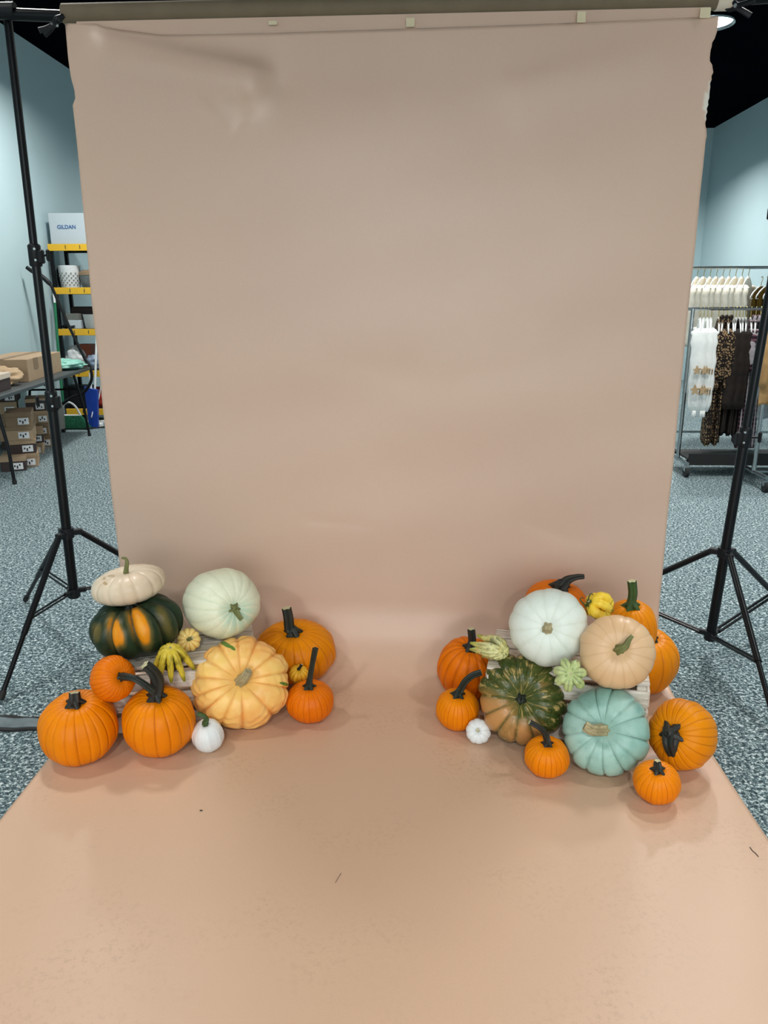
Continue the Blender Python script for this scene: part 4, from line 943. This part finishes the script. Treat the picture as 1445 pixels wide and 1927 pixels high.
def make_garment(nm, cat, length, mat, width=.21, sleeve=.55, thick=.022, flare=1.1, seed=0, stars=False, collar=None, cuff=None, sleeve_r=.05):
    t = thing(nm, 'x', cat); r = np.random.RandomState(seed); ph = r.rand(8)*6.3
    V = []; n = 36; rows = 26; z0 = -.078
    for i in range(rows+1):
        v = i/rows
        if v < .12: hw = .05+(width-.05)*(v/.12)**.8; z = z0-.10*(v/.12)**1.3*1.0
        else: hw = width*(1-.10*math.sin((v-.12)*2.2))*(1+(flare-1)*(v-.12)); z = z0-.10-(length-.10)*(v-.12)/.88
        ty = thick*.62*(.5+.6*min(1, v/.2))*(1+.5*v)
        for j in range(n):
            a = 2*PI*j/n; wr = 1+.28*math.sin(5*a+ph[0]+v*2)*v+.15*math.sin(9*a+ph[1])*v
            V.append((hw*math.copysign(abs(math.cos(a))**.8, math.cos(a)), ty*math.sin(a)*wr+.006*math.sin(v*5+ph[2])*v, z+(.012*math.sin(3*a+ph[3]) if i == rows else 0)))
    mb = MB(); mb.add(V, [(i*n+j, (i+1)*n+j, (i+1)*n+(j+1) % n, i*n+(j+1) % n) for i in range(rows) for j in range(n)]+[tuple(range(n)), tuple(rows*n+j for j in range(n-1, -1, -1))])
    mb.build('garment_body', mat, t, smooth=True)
    for s in (-1, 1):
        if sleeve <= 0: break
        w = width-.015
        P = catmull([(s*(w-.045), 0, z0-.085), (s*(w+.012), .002, z0-.15), (s*(w+.030), .008*s, z0-.10-sleeve*.5), (s*(w+.015), -.012, z0-.10-sleeve)], 6)
        R = np.interp(np.linspace(0, 1, len(P)), [0, .15, .6, .9, 1], [sleeve_r*.7, sleeve_r*1.1, sleeve_r, sleeve_r*.95, sleeve_r*.62])
        R = R*(1+.10*np.sin(np.arange(len(P))*1.9+ph[4]))
        so = MB().tube(P, R, 14, flat=.36).build('sleeve', mat, t, smooth=True)
        if cuff is not None: MB().tube([P[-1]+np.array([0, 0, .008]), P[-1]-np.array([0, 0, .045])], [R[-1]*.8, R[-1]*1.05], 14, flat=.45).build('cuff', cuff, so, smooth=True)
        if stars:
            for (zz, sz) in ((.30, .040), (.46, .045)):
                c = np.array([s*(w+.030), -sleeve_r*.62-.012, z0-.10-zz]); sv = []
                for q in range(10):
                    a = PI/2+q*PI/5+.2; rr = sz if q % 2 == 0 else sz*.45; sv.append((c[0]+rr*math.cos(a), c[1], c[2]+rr*math.sin(a)))
                m2 = MB(); m2.add(sv+[(x, y+.01, z) for x, y, z in sv], [tuple(range(9, -1, -1)), tuple(range(10, 20))]+[(k, (k+1) % 10, 10+(k+1) % 10, 10+k) for k in range(10)]); m2.build('star', m_star, so)
                c2 = np.array([c[0]+s*(sleeve_r+.000), 0, c[2]]); sv = []
                for q in range(10):
                    a = PI/2+q*PI/5-.1; rr = sz if q % 2 == 0 else sz*.45; sv.append((c2[0], rr*.8*math.cos(a), c2[2]+rr*math.sin(a)))
                m2 = MB(); m2.add(sv+[(x-s*.012, y, z) for x, y, z in sv], [tuple(range(9, -1, -1)), tuple(range(10, 20))]+[(k, (k+1) % 10, 10+(k+1) % 10, 10+k) for k in range(10)]); m2.build('star', m_star, so)
    if collar is not None:
        MB().tube(catmull([(-.05, -.02, z0-.03), (-.04, -.03, z0+.015), (0, -.02, z0+.01), (.04, -.03, z0+.015), (.05, -.02, z0-.03)], 5), .014, 8).build('collar', collar, t, smooth=True)
    return t
hang0 = make_hanger(); hang_used = [False]
def hanger(x, y, z, rz, label, group):
    if not hang_used[0]:
        hang_used[0] = True; hang0.location = (x, y, z); hang0.rotation_euler = (0, 0, rz); tag(hang0, label, None, group); return hang0
    return dup(hang0, (x, y, z), rz, label, group)
def rack(label, x0, x1, y, z, casterx, feet=True, board=False, cm=m_chrome, upr=.016, rot=0.):
    t = thing('clothes_rack', label, 'rack', (x0, y, 0), rot); w = x1-x0
    MB().tube([(-.04, 0, z), (w+.04, 0, z)], .014, 14).build('hanging_rail', cm, t, smooth='auto')
    for xx in (0, w): MB().tube([(xx, 0, z), (xx, 0, .10)], upr, 14).build('upright', cm, t, smooth='auto')
    for xx in (0, w):
        MB().tube([(xx, -.24, .115), (xx, .24, .115)], .016, 12).build('foot_bar', cm, t, smooth='auto')
        for s in (-1, 1):
            c = MB().tube([(xx-.014, s*.23, .042), (xx+.014, s*.23, .042)], .042, 18).build('caster', m_rubber, t, smooth='auto')
            MB().box((xx, s*.23, .075), (.042, .03, .05), bev=.004).build('caster_fork', cm, c)
    if board:
        for s in (-1, 1): MB().tube([(0, s*.2, .13), (w, s*.2, .13)], .014, 12).build('base_rail', m_black, t, smooth='auto')
        MB().box((w/2, 0, .15), (w-.02, .40, .016), bev=.003).build('base_board', m_rubber, t)
        MB().box((w/2, -.22, .15), (w-.02, .012, .10), bev=.003).build('front_board', m_rubber, t)
    else: MB().tube([(0, 0, .115), (w, 0, .115)], .012, 12).build('base_rail', cm, t, smooth='auto')
    return t
FY = 6.62; pF = at(1304, 581, FY); FZ = pF[2]
rack('chrome clothes rack on wheels with white, leopard and dark clothes', pF[0], pF[0]+1.5, FY, FZ, 0, board=True)
RZ = PI/2-.32
ordn = ['first', 'second', 'third', 'fourth', 'fifth', 'sixth', 'seventh', 'eighth', 'ninth', 'tenth']
def hang(kind, proto, xs, y, z, what, where, group, cat_h, rz=RZ, haslabel=None, jit=.05):
    for i, x in enumerate(xs):
        a = rz+jit*math.sin(i*2.3+x)
        lab = haslabel[i] if haslabel else '%s, %s from the left %s' % (what, ordn[i], where)
        if i == 0: proto.location = (x, y, z); proto.rotation_euler = (0, 0, a); tag(proto, lab, None, group)
        else: dup(proto, (x, y, z), a, lab, group)
        hanger(x, y, z+.0, a, 'white hanger holding the %s %s %s' % (ordn[i], what, where), cat_h)
z = FZ
hang('s', make_garment('sweater', 'sweater', .62, f_white, sleeve=.64, seed=1, stars=True, cuff=f_white, thick=.030, sleeve_r=.058), [pF[0]+.065+.030*i for i in range(4)], FY, z, 'white sweater with tan stars', 'on the front rack', 'white star sweaters on the front rack', 'hangers on the front rack')
hang('s', make_garment('dress', 'dress', 1.02, f_leo, sleeve=.40, seed=2, flare=1.25, collar=f_leo, thick=.030, sleeve_r=.055, cuff=f_leo), [pF[0]+.215+.036*i for i in range(3)], FY, z, 'leopard print dress', 'on the front rack', 'leopard print dresses on the front rack', 'hangers on the front rack')
hang('s', make_garment('shirt', 'shirt', .94, f_dark, sleeve=.62, seed=3, thick=.022), [pF[0]+.330+.027*i for i in range(5)], FY, z, 'dark brown shirt', 'on the front rack', 'dark brown shirts on the front rack', 'hangers on the front rack')
hang('s', make_garment('shirt', 'shirt', 1.05, f_plaid, sleeve=.32, seed=4, thick=.026, collar=f_plaid), [pF[0]+.475+.04*i for i in range(4)], FY, z, 'dark plaid shirt', 'on the front rack', 'plaid shirts on the front rack', 'hangers on the front rack')
# rear rack
BY = 8.0; pB = at(1300, 504, BY)
rack('rear clothes rack with cream cardigans and olive tops', pB[0]-.3, pB[0]+1.9, BY, pB[2], 0)
hang('s', make_garment('cardigan', 'cardigan', .60, f_cream, sleeve=.56, seed=5, thick=.032, sleeve_r=.055), [pB[0]+.07+.062*i for i in range(9)], BY, pB[2]-.01, 'cream cardigan', 'on the rear rack', 'cream cardigans on the rear rack', 'hangers on the rear rack', rz=PI/2-.6)
hang('s', make_garment('top', 'top', .58, f_must, sleeve=.0, seed=6, thick=.026, width=.17), [pB[0]+.70+.055*i for i in range(5)], BY, pB[2]-.10, 'olive brown top', 'on the rear rack', 'olive brown tops on the rear rack', 'hangers on the rear rack', rz=PI/2-.8)
hang('s', make_garment('jacket', 'jacket', .60, f_navy, sleeve=.5, seed=7, thick=.03), [pB[0]+.98, pB[0]+1.05], BY, pB[2]-.01, 'navy jacket', 'on the rear rack', 'navy jackets on the rear rack', 'hangers on the rear rack', rz=PI/2-.6)
# nearest rack, only its foot and the jacket hem are in the frame
NX, NY = atz(1422, 920)[0], 6.10
rack('chrome clothes rack with tan jackets, cut off by the right frame edge', NX+.02, NX+1.3, NY, 1.62, 0, rot=.0)
hang('s', make_garment('jacket', 'jacket', .66, f_tan, sleeve=.42, seed=8, thick=.035, width=.23), [NX+.10, NX+.20], NY-.0, 1.40, 'tan jacket', 'on the nearest rack', 'tan jackets on the nearest rack', 'hangers on the nearest rack', rz=PI/2-.9)
hang('s', make_garment('sweater', 'sweater', .80, f_grey, sleeve=.55, seed=9, thick=.03, width=.20), [NX+.15], NY+.12, 1.42, 'grey sweater', 'on the nearest rack', None, 'hangers on the nearest rack', haslabel=['grey marl sweater hanging below the tan jackets at the right edge'], rz=PI/2-.9)
